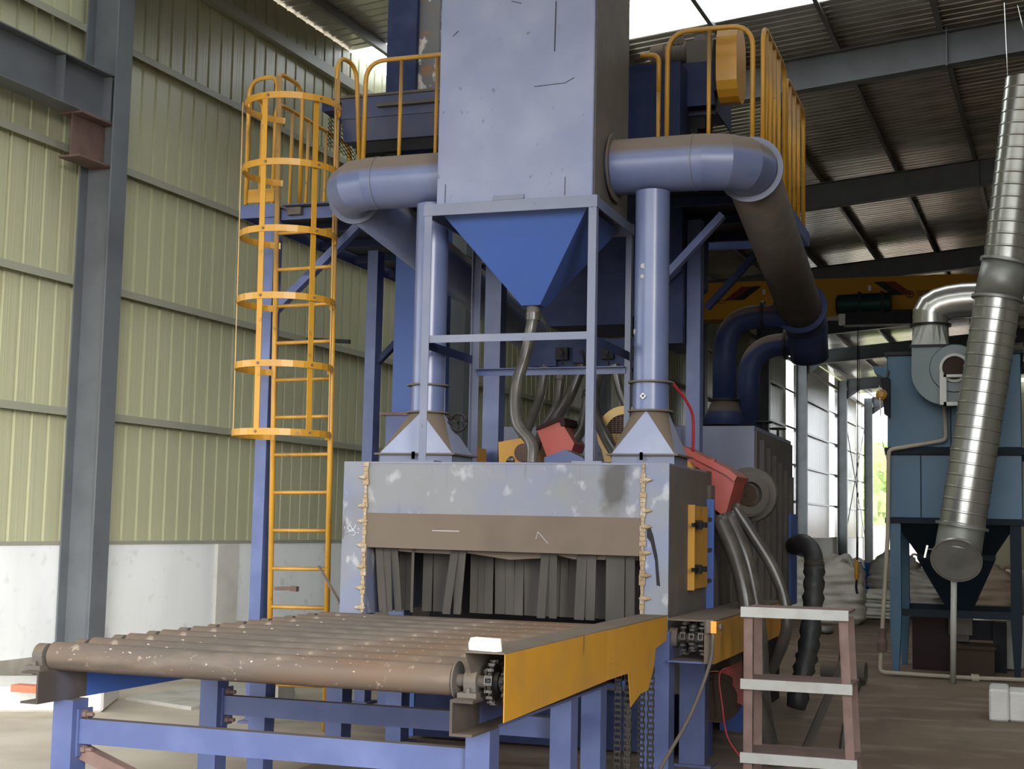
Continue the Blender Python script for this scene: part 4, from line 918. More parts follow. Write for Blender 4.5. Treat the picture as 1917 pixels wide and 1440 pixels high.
part('cover', 'yellow_paint', yw, lambda b_: b_.prism([(-3.793, 10.500, 2.072), (-3.802, 10.500, 2.241), (-3.615, 10.500, 2.275), (-3.503, 10.500, 2.224), (-3.487, 10.500, 2.074)], (0, .35, 0)), fix=True)
part('vent', 'mesh_dark', yw, lambda b_: b_.disc((-3.587, 10.490, 2.157), (0, 1, 0), .072, .02, 22))
def bars(cx, cy, cz, r_, n=7):
    def fn(b_):
        for i in range(-n, n + 1):
            h = r_ * math.sqrt(max(0, 1 - (i / (n + 1)) ** 2)); o_ = r_ * i / (n + 1)
            b_.bar((cx - h, cy, cz + o_), (cx + h, cy, cz + o_), .004, .004)
            if i % 2 == 0: b_.bar((cx + o_, cy, cz - h), (cx + o_, cy, cz + h), .003, .003)
    return fn
c_ = (-3.582, 10.475, 2.156); part('vent_mesh', 'rust_brown', yw, bars(c_[0], c_[1], c_[2], .07))
yl = one('yellow_guard_end', 'yellow_paint', lambda b_: b_.prism([(-4.137, 10.500, 2.070), (-4.140, 10.500, 2.181), (-4.013, 10.500, 2.203), (-4.009, 10.500, 2.071)], (0, .3, 0)), (-4.073, 10.500, 2.071), 'yellow guard corner peeking out left of the blue platform post', 'guard', fix=True)
rw = thing('impeller_head', 'red hooded impeller head seen under the hoses between the frame legs', 'impeller head', (-3.2, 10.6, 2.0))
part('hood', 'red_paint', rw, lambda b_: b_.prism([(-3.472, 10.450, 2.346), (-3.281, 10.450, 2.412), (-3.161, 10.450, 2.230), (-3.182, 10.450, 2.168), (-3.380, 10.450, 2.122)], (0, .3, 0)), fix=True)
part('hood_lid', 'red_dark', rw, lambda b_: b_.prism([(-3.466, 10.420, 2.328), (-3.462, 10.420, 2.353), (-3.281, 10.420, 2.435), (-3.237, 10.420, 2.426), (-3.228, 10.420, 2.368), (-3.262, 10.420, 2.360), (-3.276, 10.420, 2.402)], (0, .35, 0)), fix=True)
pw = thing('impeller_head', 'round yellow pulley guard with dark mesh left of the right hood', 'impeller head', (-2.75, 10.7, 2.0))
cc = Vector((-2.807, 10.600, 2.314))
part('guard_ring', 'yellow_faded', pw, lambda b_: b_.lathe(cc, (0, -1, 0), [(0, .15), (0, .215), (-.18, .215), (-.18, 0), ], 32))
part('guard_face', 'yellow_faded', pw, lambda b_: b_.lathe(cc, (0, -1, 0), [(0, .15), (.004, .15), (.004, .215), (0, .215)], 32))
part('mesh_back', 'mesh_dark', pw, lambda b_: b_.disc(cc + Vector((0, .04, 0)), (0, 1, 0), .165, .02, 28))
part('mesh', 'rust_brown', pw, bars(cc.x, cc.y + .005, cc.z, .155, 9))
part('skirt', 'yellow_faded', pw, lambda b_: b_.prism([cc + Vector((-.21, .02, 0)), cc + Vector((.1, .02, 0)), cc + Vector((.0, .02, -.22)), cc + Vector((-.16, .02, -.22))], (0, .1, 0)), fix=True)
one('red_hose', 'red_hose', lambda b_: b_.tube(curve([(-2.168, 9.450, 2.587), (-2.115, 9.600, 2.494), (-2.079, 9.700, 2.391), (-2.081, 9.750, 2.263), (-2.094, 9.800, 2.135)], 6), .011, 10), (-2.094, 9.800, 2.135), 'thin red hose dropping beside the right suction pipe', 'hose')
# hoses under the red hood
HH = [('leftmost grey rubber hose below the red hood, reaching the floor', [(-1.929, 9.900, 1.680), (-1.802, 9.850, 1.416), (-1.718, 9.800, 1.127), (-1.694, 9.800, 0.839), (-1.664, 9.800, 0.517), (-1.576, 9.850, 0.177), (-1.515, 9.900, -0.022)], .056),
      ('middle dark rubber hose below the red hood', [(-1.894, 10.050, 1.705), (-1.758, 10.000, 1.415), (-1.681, 10.000, 1.083), (-1.647, 10.000, 0.790), (-1.631, 10.000, 0.462), (-1.583, 10.100, 0.088)], .052),
      ('rightmost rubber hose swinging out from the motor below the hood', [(-1.883, 10.200, 1.772), (-1.744, 10.200, 1.565), (-1.602, 10.200, 1.341), (-1.515, 10.200, 1.118), (-1.499, 10.200, 0.894), (-1.597, 10.300, 0.658), (-1.727, 10.400, 0.452)], .042)]
for lab, pts, r_ in HH: one('rubber_hose', 'hose_rubber', lambda b_: b_.tube(curve(pts, 6), r_, 14), pts[-1], lab, 'hose')
wh = thing('wrapped_hose', 'thick black wrapped hose bending out of the rear chamber to the floor', 'hose', (-1.754, 12.500, 0.081))
wp = curve([(-1.869, 13.200, 1.455), (-1.755, 13.000, 1.479), (-1.661, 12.900, 1.377), (-1.639, 12.800, 1.145), (-1.644, 12.700, 0.870), (-1.663, 12.600, 0.576), (-1.695, 12.500, 0.369), (-1.754, 12.500, 0.081)], 6)
part('smooth_bend', 'hose_black', wh, lambda b_: b_.tube(wp[:16], .085, 16))
part('wrapping', 'hose_black', wh, lambda b_: b_.tube(wp[15:], [.09 + .012 * math.sin(i * 2.3) for i in range(len(wp) - 15)], 16))
part('clamp', 'dark_steel', wh, lambda b_: b_.tube(wp[14:17], .092, 16))

# ================================================================ STEP STAND AND FLOOR CLUTTER ON THE RIGHT
st = thing('step_stand', 'brown steel step stand with three pale worn step edges', 'step stand', (-1.2, 8.45, 0))
for x0, x1, y, nm in ((-1.462, -1.435, 8.28, 0), (-.925, -.872, 8.28, 1), (-1.462, -1.435, 8.62, 0), (-.925, -.872, 8.62, 1)):
    part('post', 'rust_brown', st, lambda b_: (b_.loft([[(x1 if nm else x0, y, 0), ((x1 if nm else x0) + .052, y, 0), ((x1 if nm else x0) + .052, y + .006, 0), (x1 if nm else x0, y + .006, 0)], [(x0, y, 1.10), (x0 + .052, y, 1.10), (x0 + .052, y + .006, 1.10), (x0, y + .006, 1.10)]]),
                                               b_.bar(((x1 if nm else x0) + .003, y + .025, 0), (x0 + .003, y + .025, 1.10), .006, .05, (0, 1, 0))))
for z, dx in ((1.10, 0), (.69, .02), (.275, .045)):
    part('step_edge', 'white_board', st, lambda b_: b_.box(-1.475, -.865 + dx, 8.25, 8.272, z - .006, z + .052))
    part('step_plate', 'rust_brown', st, lambda b_: b_.box(-1.47, -.87 + dx, 8.272, 8.68, z + .03, z + .045))
one('leaning_angle', 'dusty_steel', lambda b_: (b_.bar((-1.42, 10.3, .02), (-1.040, 9.900, 0.844), .06, .006, (1, 0, 0)), b_.bar((-1.40, 10.32, .02), Vector((-1.040, 9.900, 0.844)) + Vector((.02, .02, 0)), .006, .06, (1, 0, 0))), (-1.42, 10.3, 0), 'grey steel angle bar leaning behind the step stand', 'steel bar')
fm = thing('floor_motor', 'small dark motor lying on the floor right of the step stand', 'motor', (-1.696, 15.455, 0.000))
cm = Vector((-1.696, 15.455, 0.000))
part('body', 'dusty_steel', fm, lambda b_: b_.lathe(cm + Vector((-.2, 0, .13)), (1, -.1, 0), [(0, 0), (0, .09), (.2, .1), (.2, .07), (.3, .07), (.3, .11), (.46, .11), (.46, 0)], 18))
part('foot', 'dark_steel', fm, lambda b_: b_.box(cm.x - .1, cm.x + .12, cm.y - .1, cm.y + .1, 0, .06))
one('floor_cable', 'hose_black', lambda b_: b_.tube(curve([cm + Vector((.2, -.05, .03)), (-1.446, 14.342, 0.020), (-1.285, 11.974, 0.020), (-1.131, 10.296, 0.020)]), .02, 8), (-1.341, 12.836, 0.000), 'black cable lying on the floor right of the step stand', 'cable')
one('wire_rack', 'dusty_steel', lambda b_: b_.tube([(-1.935, 17.586, 0.000), (-1.622, 15.600, 0.438), (-1.700, 15.600, 0.457), (-1.921, 17.232, 0.000)], .02, 6), (-1.926, 17.445, 0.000), 'thin bent steel rod frame standing behind the floor motor', 'rod')
blk = Vector((-0.188, 13.073, 0.000))
one('concrete_block', 'white_concrete', lambda b_: (b_.box(blk.x, blk.x + .16, blk.y, blk.y + .55, 0, .27), b_.box(blk.x + .16, blk.x + 1.1, blk.y + .05, blk.y + .5, 0, .25)), blk, 'whitewashed concrete block on the floor at the right edge', 'block', bevel=.015)
br0 = Vector((-7.342, 9.423, 0.200))
one('red_brick', 'brick_red', lambda b_: b_.box(br0.x - .12, br0.x + .12, br0.y, br0.y + .115, .2, .255), br0, 'orange red brick lying on the white kerb at the left edge', 'brick')
one('floor_sheet', 'raw_concrete', lambda b_: b_.prism([(-7.3, 10.75, .0), (-6.45, 10.45, .0), (-6.2, 11.8, .0), (-7.2, 12.2, .0)], (0, 0, .03)), (-6.8, 11, 0), 'thin grey slab lying on the pale floor by the wall', 'slab', fix=True)
one('floor_pit_plate', 'dusty_steel', lambda b_: (b_.box(-4.15, -2.3, 6.3, 8.5, .06, .075), b_.box(-4.15, -4.1, 6.3, 8.5, 0, .06), b_.box(-2.35, -2.3, 6.3, 8.5, 0, .06)), (-3.2, 7.4, 0), 'dark dusty tray plate under the conveyor rollers', 'tray')
one('concrete_pier', 'raw_concrete', lambda b_: b_.box(-6.35, -6.05, 11.2, 11.5, 0, .62), (-6.2, 11.35, 0), 'raw concrete pier standing between the conveyor legs and the wall', 'pier')
part('lever_bar', 'dusty_steel', ch, lambda b_: b_.bar((-4.577, 9.000, 1.278), (-4.255, 8.700, 1.044), .018, .012))
one('rail_clamp', 'rust_brown', lambda b_: (b_.bar((-5.680, 10.400, 1.035), (-5.519, 10.400, 1.040), .03, .03), b_.bar((-5.534, 10.400, 1.040), (-5.475, 10.400, 1.037), .05, .04)), (-5.607, 10.400, 1.037), 'rusty clamp arm sticking out behind the low ladder rungs', 'bracket')

# ================================================================ DUST COLLECTOR
dcx0, dcx1, dy = -1.31, .14, 16.7
dcl = thing('dust_collector', 'teal blue dust collector cabinet on legs with dark hopper', 'machine housing', (-.58, 17.4, 0))
part('upper_cabinet', 'teal_paint', dcl, lambda b_: b_.box(dcx0, dcx1, dy, dy + 1.5, 2.56, 3.62), bevel=.01)
part('lower_cabinet', 'teal_paint', dcl, lambda b_: b_.box(dcx0, dcx1, dy, dy + 1.5, 1.76, 2.48), bevel=.01)
part('joint_flange', 'teal_dark', dcl, lambda b_: (b_.box(dcx0 - .03, dcx1 + .03, dy - .03, dy + 1.53, 2.48, 2.56), b_.box(dcx0 - .03, dcx1 + .03, dy - .03, dy + 1.53, 1.70, 1.76)))
part('top_cover', 'dark_steel', dcl, lambda b_: b_.box(dcx0 - .03, dcx1 + .03, dy - .03, dy + 1.53, 3.62, 3.66))
for x in (-.95, -.62, -.3): part('seam', 'teal_dark', dcl, lambda b_: b_.box(x, x + .012, dy - .006, dy, 1.77, 2.47 if x != -.62 else 3.5))
part('top_bracket', 'teal_paint', dcl, lambda b_: b_.prism([(dcx0, dy, 3.36), (dcx0 - .14, dy, 3.42), (dcx0 - .16, dy, 3.5), (dcx0, dy, 3.5)], (0, .3, 0)), fix=True)
part('hopper', 'teal_dark', dcl, lambda b_: b_.loft([[(dcx0 + .08, dy + .05, 1.70), (dcx1 - .08, dy + .05, 1.70), (dcx1 - .08, dy + 1.45, 1.70), (dcx0 + .08, dy + 1.45, 1.70)], [(dcx0 + .3, dy + .3, 1.36), (dcx1 - .3, dy + .3, 1.36), (dcx1 - .3, dy + 1.2, 1.36), (dcx0 + .3, dy + 1.2, 1.36)], [(dcx0 + .3, dy + .3, 1.30), (dcx1 - .3, dy + .3, 1.30), (dcx1 - .3, dy + 1.2, 1.30), (dcx0 + .3, dy + 1.2, 1.30)], [(-.66, dy + .6, .66), (-.44, dy + .6, .66), (-.44, dy + .9, .66), (-.66, dy + .9, .66)]]), fix=True)
part('outlet_valve', 'dusty_steel', dcl, lambda b_: (b_.box(-.68, -.42, dy + .55, dy + .95, .44, .68), b_.box(-.62, -.46, dy + .6, dy + .9, .36, .44)))
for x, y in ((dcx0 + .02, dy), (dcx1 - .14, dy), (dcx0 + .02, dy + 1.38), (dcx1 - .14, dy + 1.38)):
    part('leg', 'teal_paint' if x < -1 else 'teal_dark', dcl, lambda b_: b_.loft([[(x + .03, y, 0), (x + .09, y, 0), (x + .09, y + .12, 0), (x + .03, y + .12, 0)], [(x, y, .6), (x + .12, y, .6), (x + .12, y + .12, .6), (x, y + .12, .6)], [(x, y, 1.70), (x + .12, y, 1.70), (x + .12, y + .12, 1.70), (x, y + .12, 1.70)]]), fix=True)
for yy in (.02, 1.4): part('cross_rail', 'teal_dark', dcl, lambda b_: b_.box(dcx0 + .12, dcx1 - .12, dy + yy, dy + yy + .05, .66, .74))
# things standing under it
one('scrap_bin', 'red_dark', lambda b_: (b_.box(-1.1, -.62, 17.5, 18.0, 0, .62), b_.box(-1.12, -.6, 17.48, 18.02, .58, .64)), (-.86, 17.75, 0), 'dark maroon scrap bin under the dust collector', 'bin')
one('dust_box', 'mesh_dark', lambda b_: (b_.box(-.60, -.18, 16.9, 17.5, .0, .34), b_.box(-.62, -.16, 16.88, 17.52, .31, .345)), (-.4, 17.2, 0), 'brown box under the collector outlet behind the white pipe', 'box')
one('wooden_pallet', 'white_board', lambda b_: [b_.bar((-.02 + i * .05, 17.9 + i * .08, 0.02), (.0 + i * .05, 18.2 + i * .08, .62), .10, .03, (0, 1, 0)) for i in range(4)], (0, 18, 0), 'pale slatted panel leaning under the collector right corner', 'panel')
one('black_frame', 'black_steel', lambda b_: (b_.box(-.6, -.05, 17.8, 17.9, .35, .58), b_.box(-.2, -.05, 17.6, 17.9, 0, .58)), (-.3, 17.8, 0), 'black steel frame in the shade under the collector', 'frame')
# fan on the front
fan = thing('exhaust_fan', 'grey green exhaust fan volute with white motor frame on the collector front', 'fan', (-.75, 16.4, 2.9))
fcx, fcz = (-0.630, 16.500, 3.378)[0], (-0.630, 16.500, 3.348)[2]
def volute(b_):
    pts = []
    for i in range(22):
        a = math.radians(180 + 270 * i / 21); r_ = .26 + .12 * (1 - i / 21)
        pts.append((fcx + r_ * math.cos(a), 16.22, fcz + r_ * math.sin(a)))
    pts += [(fcx + .0, 16.22, fcz + .27), (fcx - .02, 16.22, fcz + .30), (fcx - .375, 16.22, fcz + .30)]
    b_.prism(pts, (0, .4, 0))
part('volute', 'fan_green', fan, volute, fix=True)
part('inlet_plate', 'fan_green', fan, lambda b_: b_.lathe((fcx + .08, 16.22, fcz + .06), (0, -1, 0), [(0, .27), (.02, .26), (.02, .16)], 26))
part('inlet_ring', 'galv_dull', fan, lambda b_: b_.lathe((fcx + .08, 16.22, fcz + .06), (0, -1, 0), [(.02, .165), (.06, .16), (.06, .13), (.02, .13)], 26))
part('inlet', 'mesh_dark', fan, lambda b_: b_.disc((fcx + .08, 16.19, fcz + .06), (0, 1, 0), .135, .02, 24))
part('motor_frame', 'white_plastic', fan, lambda b_: (b_.box(fcx - .07, fcx - .03, 16.0, 16.04, fcz - .36, fcz + .0), b_.box(fcx - .03, fcx + .3, 16.0, 16.04, fcz - .37, fcz - .33), b_.box(fcx - .03, fcx + .3, 16.0, 16.04, fcz - .06, fcz - .03), b_.box(fcx - .03, fcx + .0, 16.0, 16.04, fcz - .37, fcz - .03)))
part('outlet_flange', 'dark_steel', fan, lambda b_: b_.box(fcx - .40, fcx + .03, 16.2, 16.64, fcz + .30, fcz + .33))
# silver outlet duct
gd = thing('silver_elbow_duct', 'shiny segmented silver duct elbow rising from the fan', 'duct', (-0.807, 16.400, 3.671))
ex, ey = (-0.812, 16.400, 3.732)[0], 16.42; z_b = fcz + .33
part('square_to_round', 'galv_dull', gd, lambda b_: b_.loft([[(ex + .2 * max(-1, min(1, 1.45 * math.cos(a))), ey + .2 * max(-1, min(1, 1.45 * math.sin(a))), z_b) for a in [2 * math.pi * (k_ + .5) / 24 for k_ in range(24)]], [(ex + .195 * math.cos(a), ey + .195 * math.sin(a), z_b + .24) for a in [2 * math.pi * (k_ + .5) / 24 for k_ in range(24)]]]))
zt = (-0.476, 16.400, 4.193)[2]
ep = [(ex, ey, z_b + .24), (ex, ey, z_b + .38)]
for i in range(1, 5):
    a = math.radians(90) * i / 4.5; ep.append((ex + .42 * (1 - math.cos(a)), ey, z_b + .38 + (zt - z_b - .38) * math.sin(a)))
ep += [(ex + .62, ey, zt), (ex + .86, ey, zt), (ex + 1.9, ey, zt)]
for rg in MB().segments(ep, .195, 30): part('segment', 'galvanised', gd, lambda b_: b_.loft(rg, False, True))
for p, ax3 in ((ep[0], (0, 0, 1)), (ep[-2], (1, 0, 0))): part('ring', 'dark_steel', gd, lambda b_: b_.lathe(p, ax3, [(-.012, .19), (-.012, .225), (.012, .225), (.012, .19)], 30))
# big spiral duct
spd = thing('spiral_duct', 'long silver spiral duct slanting down in front of the dust collector', 'duct', (-0.575, 16.000, 1.193))
A0, A1, A2, A3 = (0.246, 15.600, 6.406), (0.002, 15.600, 4.450), (-0.088, 15.600, 4.066), (-0.471, 15.600, 1.678)
RD = .235
def spiral(p, q, m_, step=.125, nm='duct_section'):
    p = Vector(p); q = Vector(q); L = (q - p).length; d = (q - p) / L
    def fn(b_):
        n = int(L / step); prof = []
        for i in range(n + 1):
            t_ = L * i / n; prof += [(t_, RD)]
            if i < n: prof += [(t_ + step * .82, RD - .001), (t_ + step * .86, RD + .007), (t_ + step * .96, RD + .007)]
        b_.lathe(p, d, prof, 34)
    part(nm, m_, spd, fn)
spiral(A0, A1, 'galvanised'); spiral(A2, A3, 'galvanised')
part('collar', 'galv_dull', spd, lambda b_: b_.tube([A1, A2], RD + .012, 34))
for p, q in ((A1, A2), (A2, A3), (A3, A2)):
    d = Vector(q) - Vector(p)
    part('ring', 'galv_dull', spd, lambda b_: b_.lathe(p, d, [(-.015, RD), (-.015, RD + .035), (.015, RD + .035), (.015, RD)], 34))
E3 = Vector(A3); E4 = Vector((-0.514, 15.530, 1.400)); E5 = Vector((-0.526, 15.400, 1.319))
part('end_elbow', 'galv_dull', spd, lambda b_: b_.tube([E3, E4], [RD, RD], 34, False))
part('end_cap', 'galv_dull', spd, lambda b_: b_.tube([E4, E5 ], [RD, RD + .005], 34))
part('end_ring', 'galvanised', spd, lambda b_: b_.lathe(E5, E5 - E4, [(-.03, RD), (-.03, RD + .025), (0, RD + .025), (0, RD)], 34))
part('butterfly_handle', 'galvanised', spd, lambda b_: (b_.bar(E4 + Vector((-.30, -.05, .03)), E4 + Vector((-.22, 0, .03)), .012, .012), b_.bar(E4 + Vector((-.30, -.05, .07)), E4 + Vector((-.33, -.05, -.06)), .015, .02)))
one('support_pipe', 'white_plastic', lambda b_: b_.tube([(-0.595, 16.090, 0.000), (-0.556, 15.600, 1.193)], .032, 14), (-0.595, 16.090, 0.000), 'white vertical pipe propping the end of the spiral duct', 'pipe')
wpz = thing('white_drain_line', 'thin off white pipe running down the collector corner and along the floor', 'pipe', (-1.36, 16.6, 0))
part('pipe', 'pipe_white', wpz, lambda b_: b_.tube(fillet([(-0.675, 16.550, 3.022), (-0.662, 16.550, 2.638), (-1.283, 16.550, 2.528), (-1.303, 16.600, 1.576), (-1.40, 16.62, .03), (-.5, 16.5, .03), (1.2, 16.75, .03)], .06, 4), .024, 10))
part('fitting', 'rust_brown', wpz, lambda b_: b_.lathe((-1.37, 16.6, .26), (0, 0, 1), [(0, .02), (0, .05), (.1, .06), (.16, .04), (.26, .05), (.26, .02)], 10))
part('joint', 'pipe_white', wpz, lambda b_: b_.lathe((-.42, 16.51, .03), (1, .15, 0), [(0, .03), (.0, .045), (.08, .045), (.08, .03)], 10))
# chain hoist hanging left of the collector
hb = thing('chain_hoist', 'black hoist body with round yellow cover beside the collector top corner', 'hoist', (-1.340, 16.400, 2.773))
part('body', 'black_steel', hb, lambda b_: b_.prism([(-1.369, 16.500, 3.341), (-1.269, 16.500, 3.339), (-1.271, 16.500, 2.901), (-1.330, 16.500, 2.932), (-1.346, 16.500, 3.175)], (0, .2, 0)), fix=True)
part('cover', 'yellow_paint', hb, lambda b_: b_.lathe((-1.351, 16.420, 3.144), (0, -1, 0), [(-.02, .066), (.03, .06), (.05, .03), (.05, 0)], 20))
part('strap', 'white_plastic', hb, lambda b_: b_.bar((-1.371, 16.380, 3.243), (-1.355, 16.380, 2.892), .012, .008))
part('hanger', 'black_steel', hb, lambda b_: b_.bar((-1.302, 16.550, 3.345), (-1.283, 16.620, 3.432), .02, .02))
one('pull_rope', 'white_plastic', lambda b_: b_.tube(curve([(-1.355, 16.380, 2.892), (-1.335, 16.400, 2.592), (-1.295, 16.400, 2.412)]), .004, 5), (-1.324, 16.400, 2.472), 'thin pale rope hanging from the yellow covered hoist', 'rope')

# ================================================================ OVERHEAD CRANE
cr = thing('overhead_crane', 'yellow overhead crane girder with red and black stripes across the far bay', 'crane', (-3.5, 33, 6.5))
def girder(b_):
    b_.prism([(-7.45, 33, 6.56), (-.6, 33, 6.56), (.9, 33, 6.62), (.9, 33, 7.0), (-.9, 33, 7.42), (-7.0, 33, 7.42), (-7.45, 33, 7.1)], (0, .5, 0))
part('girder', 'crane_yellow', cr, girder, fix=True)
part('bottom_flange', 'crane_yellow', cr, lambda b_: b_.box(-7.45, .9, 32.9, 33.6, 6.52, 6.56))
def stripe(m_, x, dx, z0=6.98, z1=7.30, w_=.24, nm='stripe'):
    part(nm, m_, cr, lambda b_: b_.prism([(x, 32.992, z0), (x + w_, 32.992, z0), (x + w_ + dx, 32.992, z1), (x + dx, 32.992, z1)], (0, .006, 0)), fix=True)
s1 = (-6.337, 33.000, 7.071)[0]; s2 = (-2.882, 33.000, 7.414)[0]
stripe('crane_red', s1, .42); stripe('crane_black', s1 + .24, .42)
stripe('crane_black', s2 + .42, -.42); stripe('crane_red', s2 + .66, -.42)
def crane_text(body, x, z, size, m_):
    cu = bpy.data.curves.new('lettering', 'FONT'); cu.body = body; cu.size = size; cu.extrude = .003; cu.align_x = 'LEFT'
    o = bpy.data.objects.new('lettering', cu); C.objects.link(o)
    bpy.context.view_layer.update()
    me = bpy.data.meshes.new_from_object(o.evaluated_get(bpy.context.evaluated_depsgraph_get()))
    bpy.data.objects.remove(o); me.materials.clear(); me.materials.append(MATS[m_])
    o = bpy.data.objects.new('lettering', me); C.objects.link(o); o.parent = cr
    o.location = Vector((x, 32.988, z)) - WORLD[cr.name]; o.rotation_euler = (math.pi / 2, 0, 0)
crane_text('2314A23', (-6.888, 33.000, 6.922)[0] + .12, (-6.888, 33.000, 6.909)[2], .13, 'crane_red')
crane_text('\u6cb3\u5357', (-1.964, 33.000, 6.924)[0], (-1.964, 33.000, 6.912)[2], .19, 'crane_black')
lx, lz = (-2.068, 33.000, 6.989)[0], (-2.068, 33.000, 6.989)[2]
part('logo_ring', 'crane_red', cr, lambda b_: (b_.lathe((lx, 32.995, lz), (0, -1, 0), [(0, .065), (.004, .065), (.004, .09), (0, .09)], 24), b_.prism([(lx - .02, 32.99, lz - .06), (lx + .015, 32.99, lz - .06), (lx - .0, 32.99, lz + .06), (lx - .035, 32.99, lz + .06)], (0, .004, 0))))
for px_ in (s1 + .92, s2 - .12): part('lamp', 'white_plastic', cr, lambda b_: b_.box(px_, px_ + .07, 32.95, 33.0, 7.10, 7.22))
part('end_carriage', 'crane_yellow', cr, lambda b_: b_.box(-7.6, -7.4, 31.9, 34.6, 6.75, 7.15))
ho = thing('crane_hoist', 'dark green electric hoist hanging under the yellow crane girder', 'hoist', (-2.937, 32.900, 6.250))
ha, hb2 = Vector((-3.668, 32.600, 6.720)), Vector((-2.463, 32.600, 6.743)); hr = .24
part('drum', 'hoist_green', ho, lambda b_: b_.lathe(ha, hb2 - ha, [(0, 0), (0, hr * .8), (.04, hr), ((hb2 - ha).length, hr), ((hb2 - ha).length, 0)], 22))
part('lower_frame', 'black_steel', ho, lambda b_: b_.box(ha.x + .15, hb2.x + .1, 32.4, 32.8, ha.z - .48, ha.z - .2))
part('control_box', 'white_plastic', ho, lambda b_: b_.box(ha.x + .08, ha.x + .22, 32.3, 32.5, ha.z - .48, ha.z - .24))
part('rope_guide', 'black_steel', ho, lambda b_: (b_.box(ha.x + .5, ha.x + .56, 32.35, 32.85, ha.z - .3, ha.z + .26), b_.box(ha.x + 1.0, ha.x + 1.06, 32.35, 32.85, ha.z - .3, ha.z + .26)))
part('drive_end', 'black_steel', ho, lambda b_: b_.box(hb2.x, hb2.x + .45, 32.45, 32.8, hb2.z - .50, hb2.z - .18))
pc = thing('pendant_control', 'yellow and black crane pendant hanging on a cable over the white bags', 'control', (-2.183, 22.000, 0.855))
part('cable', 'black_steel', pc, lambda b_: (b_.tube([(-3.174, 32.400, 6.187), (-2.660, 27.000, 3.532), (-2.182, 22.000, 1.174)], .012, 6), b_.tube([(-3.140, 32.400, 5.847), (-2.166, 22.000, 1.159)], .007, 5)))
part('handset', 'yellow_paint', pc, lambda b_: b_.loft([circ((-2.182, 22.000, 1.174), .02, 10), circ((-2.182, 22.000, 1.110), .036, 10), circ((-2.182, 22.000, 0.903), .036, 10), circ((-2.182, 22.000, 0.871), .025, 10)]))
part('lead', 'black_steel', pc, lambda b_: b_.tube(curve([(-2.182, 22.000, 0.887), (-2.191, 22.000, 0.759), (-2.175, 22.000, 0.664)]), .02, 6))

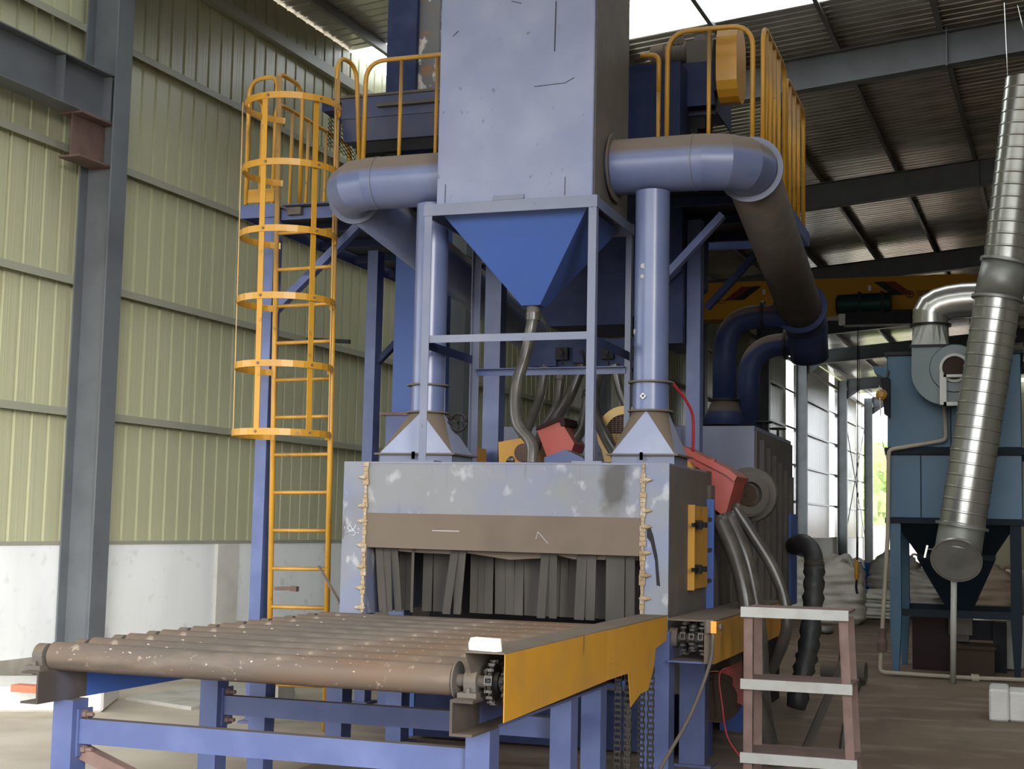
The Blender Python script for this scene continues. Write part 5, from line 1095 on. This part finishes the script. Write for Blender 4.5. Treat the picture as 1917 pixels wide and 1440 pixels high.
# ================================================================ BAGS AND BARREL
def bag(label, base, w_, d_, h_, m_, seed, tilt=0., grp=None):
    rnd = random.Random(seed); n = 36; rings = []; bx_, by_ = base[0], base[1]
    prof = [(0, .82), (.04, .97), (.15, 1.03), (.3, 1.0), (.45, 1.05), (.6, .99), (.72, 1.02), (.82, .93), (.90, .72), (.95, .5), (1.0, .42)]
    ph = [rnd.uniform(0, 6.28) for _ in range(6)]
    fine = []
    for (t0, s0_), (t1, s1_) in zip(prof, prof[1:]):
        m_n = max(1, round((t1 - t0) / .03)); fine += [(t0 + (t1 - t0) * q / m_n, s0_ + (s1_ - s0_) * q / m_n) for q in range(m_n)]
    prof = fine + [prof[-1]]
    for t_, s_ in prof:
        ring = []
        for k_ in range(n):
            a = 2 * math.pi * k_ / n; c_, s2_ = math.cos(a), math.sin(a); e_ = (abs(c_) ** 4 + abs(s2_) ** 4) ** -.25
            wob = 1 + .035 * math.sin(3 * a + ph[0] + t_ * 7) + .03 * math.sin(5 * a + ph[1] - t_ * 13) + .030 * math.sin(t_ * 46 + ph[2] + 1.6 * math.sin(a + ph[1])) + .022 * math.sin(t_ * 71 + ph[5] + 2 * a) + (.12 * math.sin(4 * a + ph[3]) if t_ > .85 else 0)
            ring.append((bx_ + c_ * e_ * w_ / 2 * s_ * wob + tilt * t_, by_ + s2_ * e_ * d_ / 2 * s_ * wob, max(0, h_ * t_ * (1 + .05 * math.sin(2 * a + ph[4]) * t_))))
        rings.append(ring)
    t = thing('bulk_bag', label, 'bag', base, grp)
    part('sack', m_, t, lambda b_: b_.loft(rings, smooth=True))
    if h_ > .7:
        for q in range(3):
            a = q * 2.1 + ph[5]; p = Vector((bx_ + math.cos(a) * w_ * .33 + tilt, by_ + math.sin(a) * d_ * .33, h_ * .9))
            part('lifting_loop', m_, t, lambda b_: b_.tube(curve([p, p + Vector((.05, -.06, .08)), p + Vector((.16, -.1, .05)), p + Vector((.2, -.08, -.08))]), .025, 6))
bag('large crumpled off white bulk bag standing right of the wrapped hose', (-2.801, 25.294, 0.000), .85, .85, 1.16, 'woven_bag', 1)
bag('slumped pale bag lying right of the tall white bulk bag', (-2.361, 27.285, 0.000), .95, .9, .52, 'woven_bag_pale', 2)
bag('brown grey bulk bag behind the slumped pale bag', (-2.420, 32.776, 0.000), 1.1, 1.2, 1.15, 'woven_bag', 3)
bag('bulk bag half hidden behind the black wrapped hose', (-3.740, 27.719, 0.000), 1.2, 1.0, 1.1, 'woven_bag_pale', 4)
bag('brown banded bag seen behind the collector hopper right side', (-0.387, 27.049, 0.000), .9, .8, 1.05, 'brown_bag', 5)
bag('grey bag seen between the collector left legs', (-1.792, 29.224, 0.000), 1.0, .9, .85, 'woven_bag', 6)
bag('small pale sack in the shade under the collector', (-0.759, 24.298, 0.000), .8, .6, .42, 'woven_bag_pale', 7)
one('plastic_barrel', 'blue_barrel', lambda b_: b_.lathe((-3.290, 33.637, 0.000), (0, 0, 1), [(0, 0), (0, .27), (.03, .29), (.3, .29), (.32, .30), (.34, .29), (.6, .29), (.62, .30), (.64, .29), (.86, .28), (.9, .25), (.9, 0)], 20), (-3.290, 33.637, 0.000), 'bright blue plastic barrel behind the white bags', 'barrel')
one('white_tarp_bundle', 'white_board', lambda b_: b_.tube(curve([(-2.985, 23.717, 0.050), (-2.758, 22.561, 0.080), (-2.661, 22.846, 0.050)]), .05, 8), (-2.863, 23.776, 0.000), 'small white plastic strip on the floor by the large bag', 'scrap')
# two hanger wires from the roof to the spiral duct
for px_, lab in ((1888, 'left thin hanger wire from the roof to the spiral duct'), (1912, 'right thin hanger wire near the top right corner')):
    one('hanger_wire', 'galvanised', lambda b_: b_.tube([(0.018, 17.500, 7.972) if px_ == 1888 else (0.169, 17.500, 7.923), (0.059, 16.100, 6.006) if px_ == 1888 else (0.220, 16.300, 7.175)], .004, 5), (0.059, 16.100, 6.006), lab, 'wire')
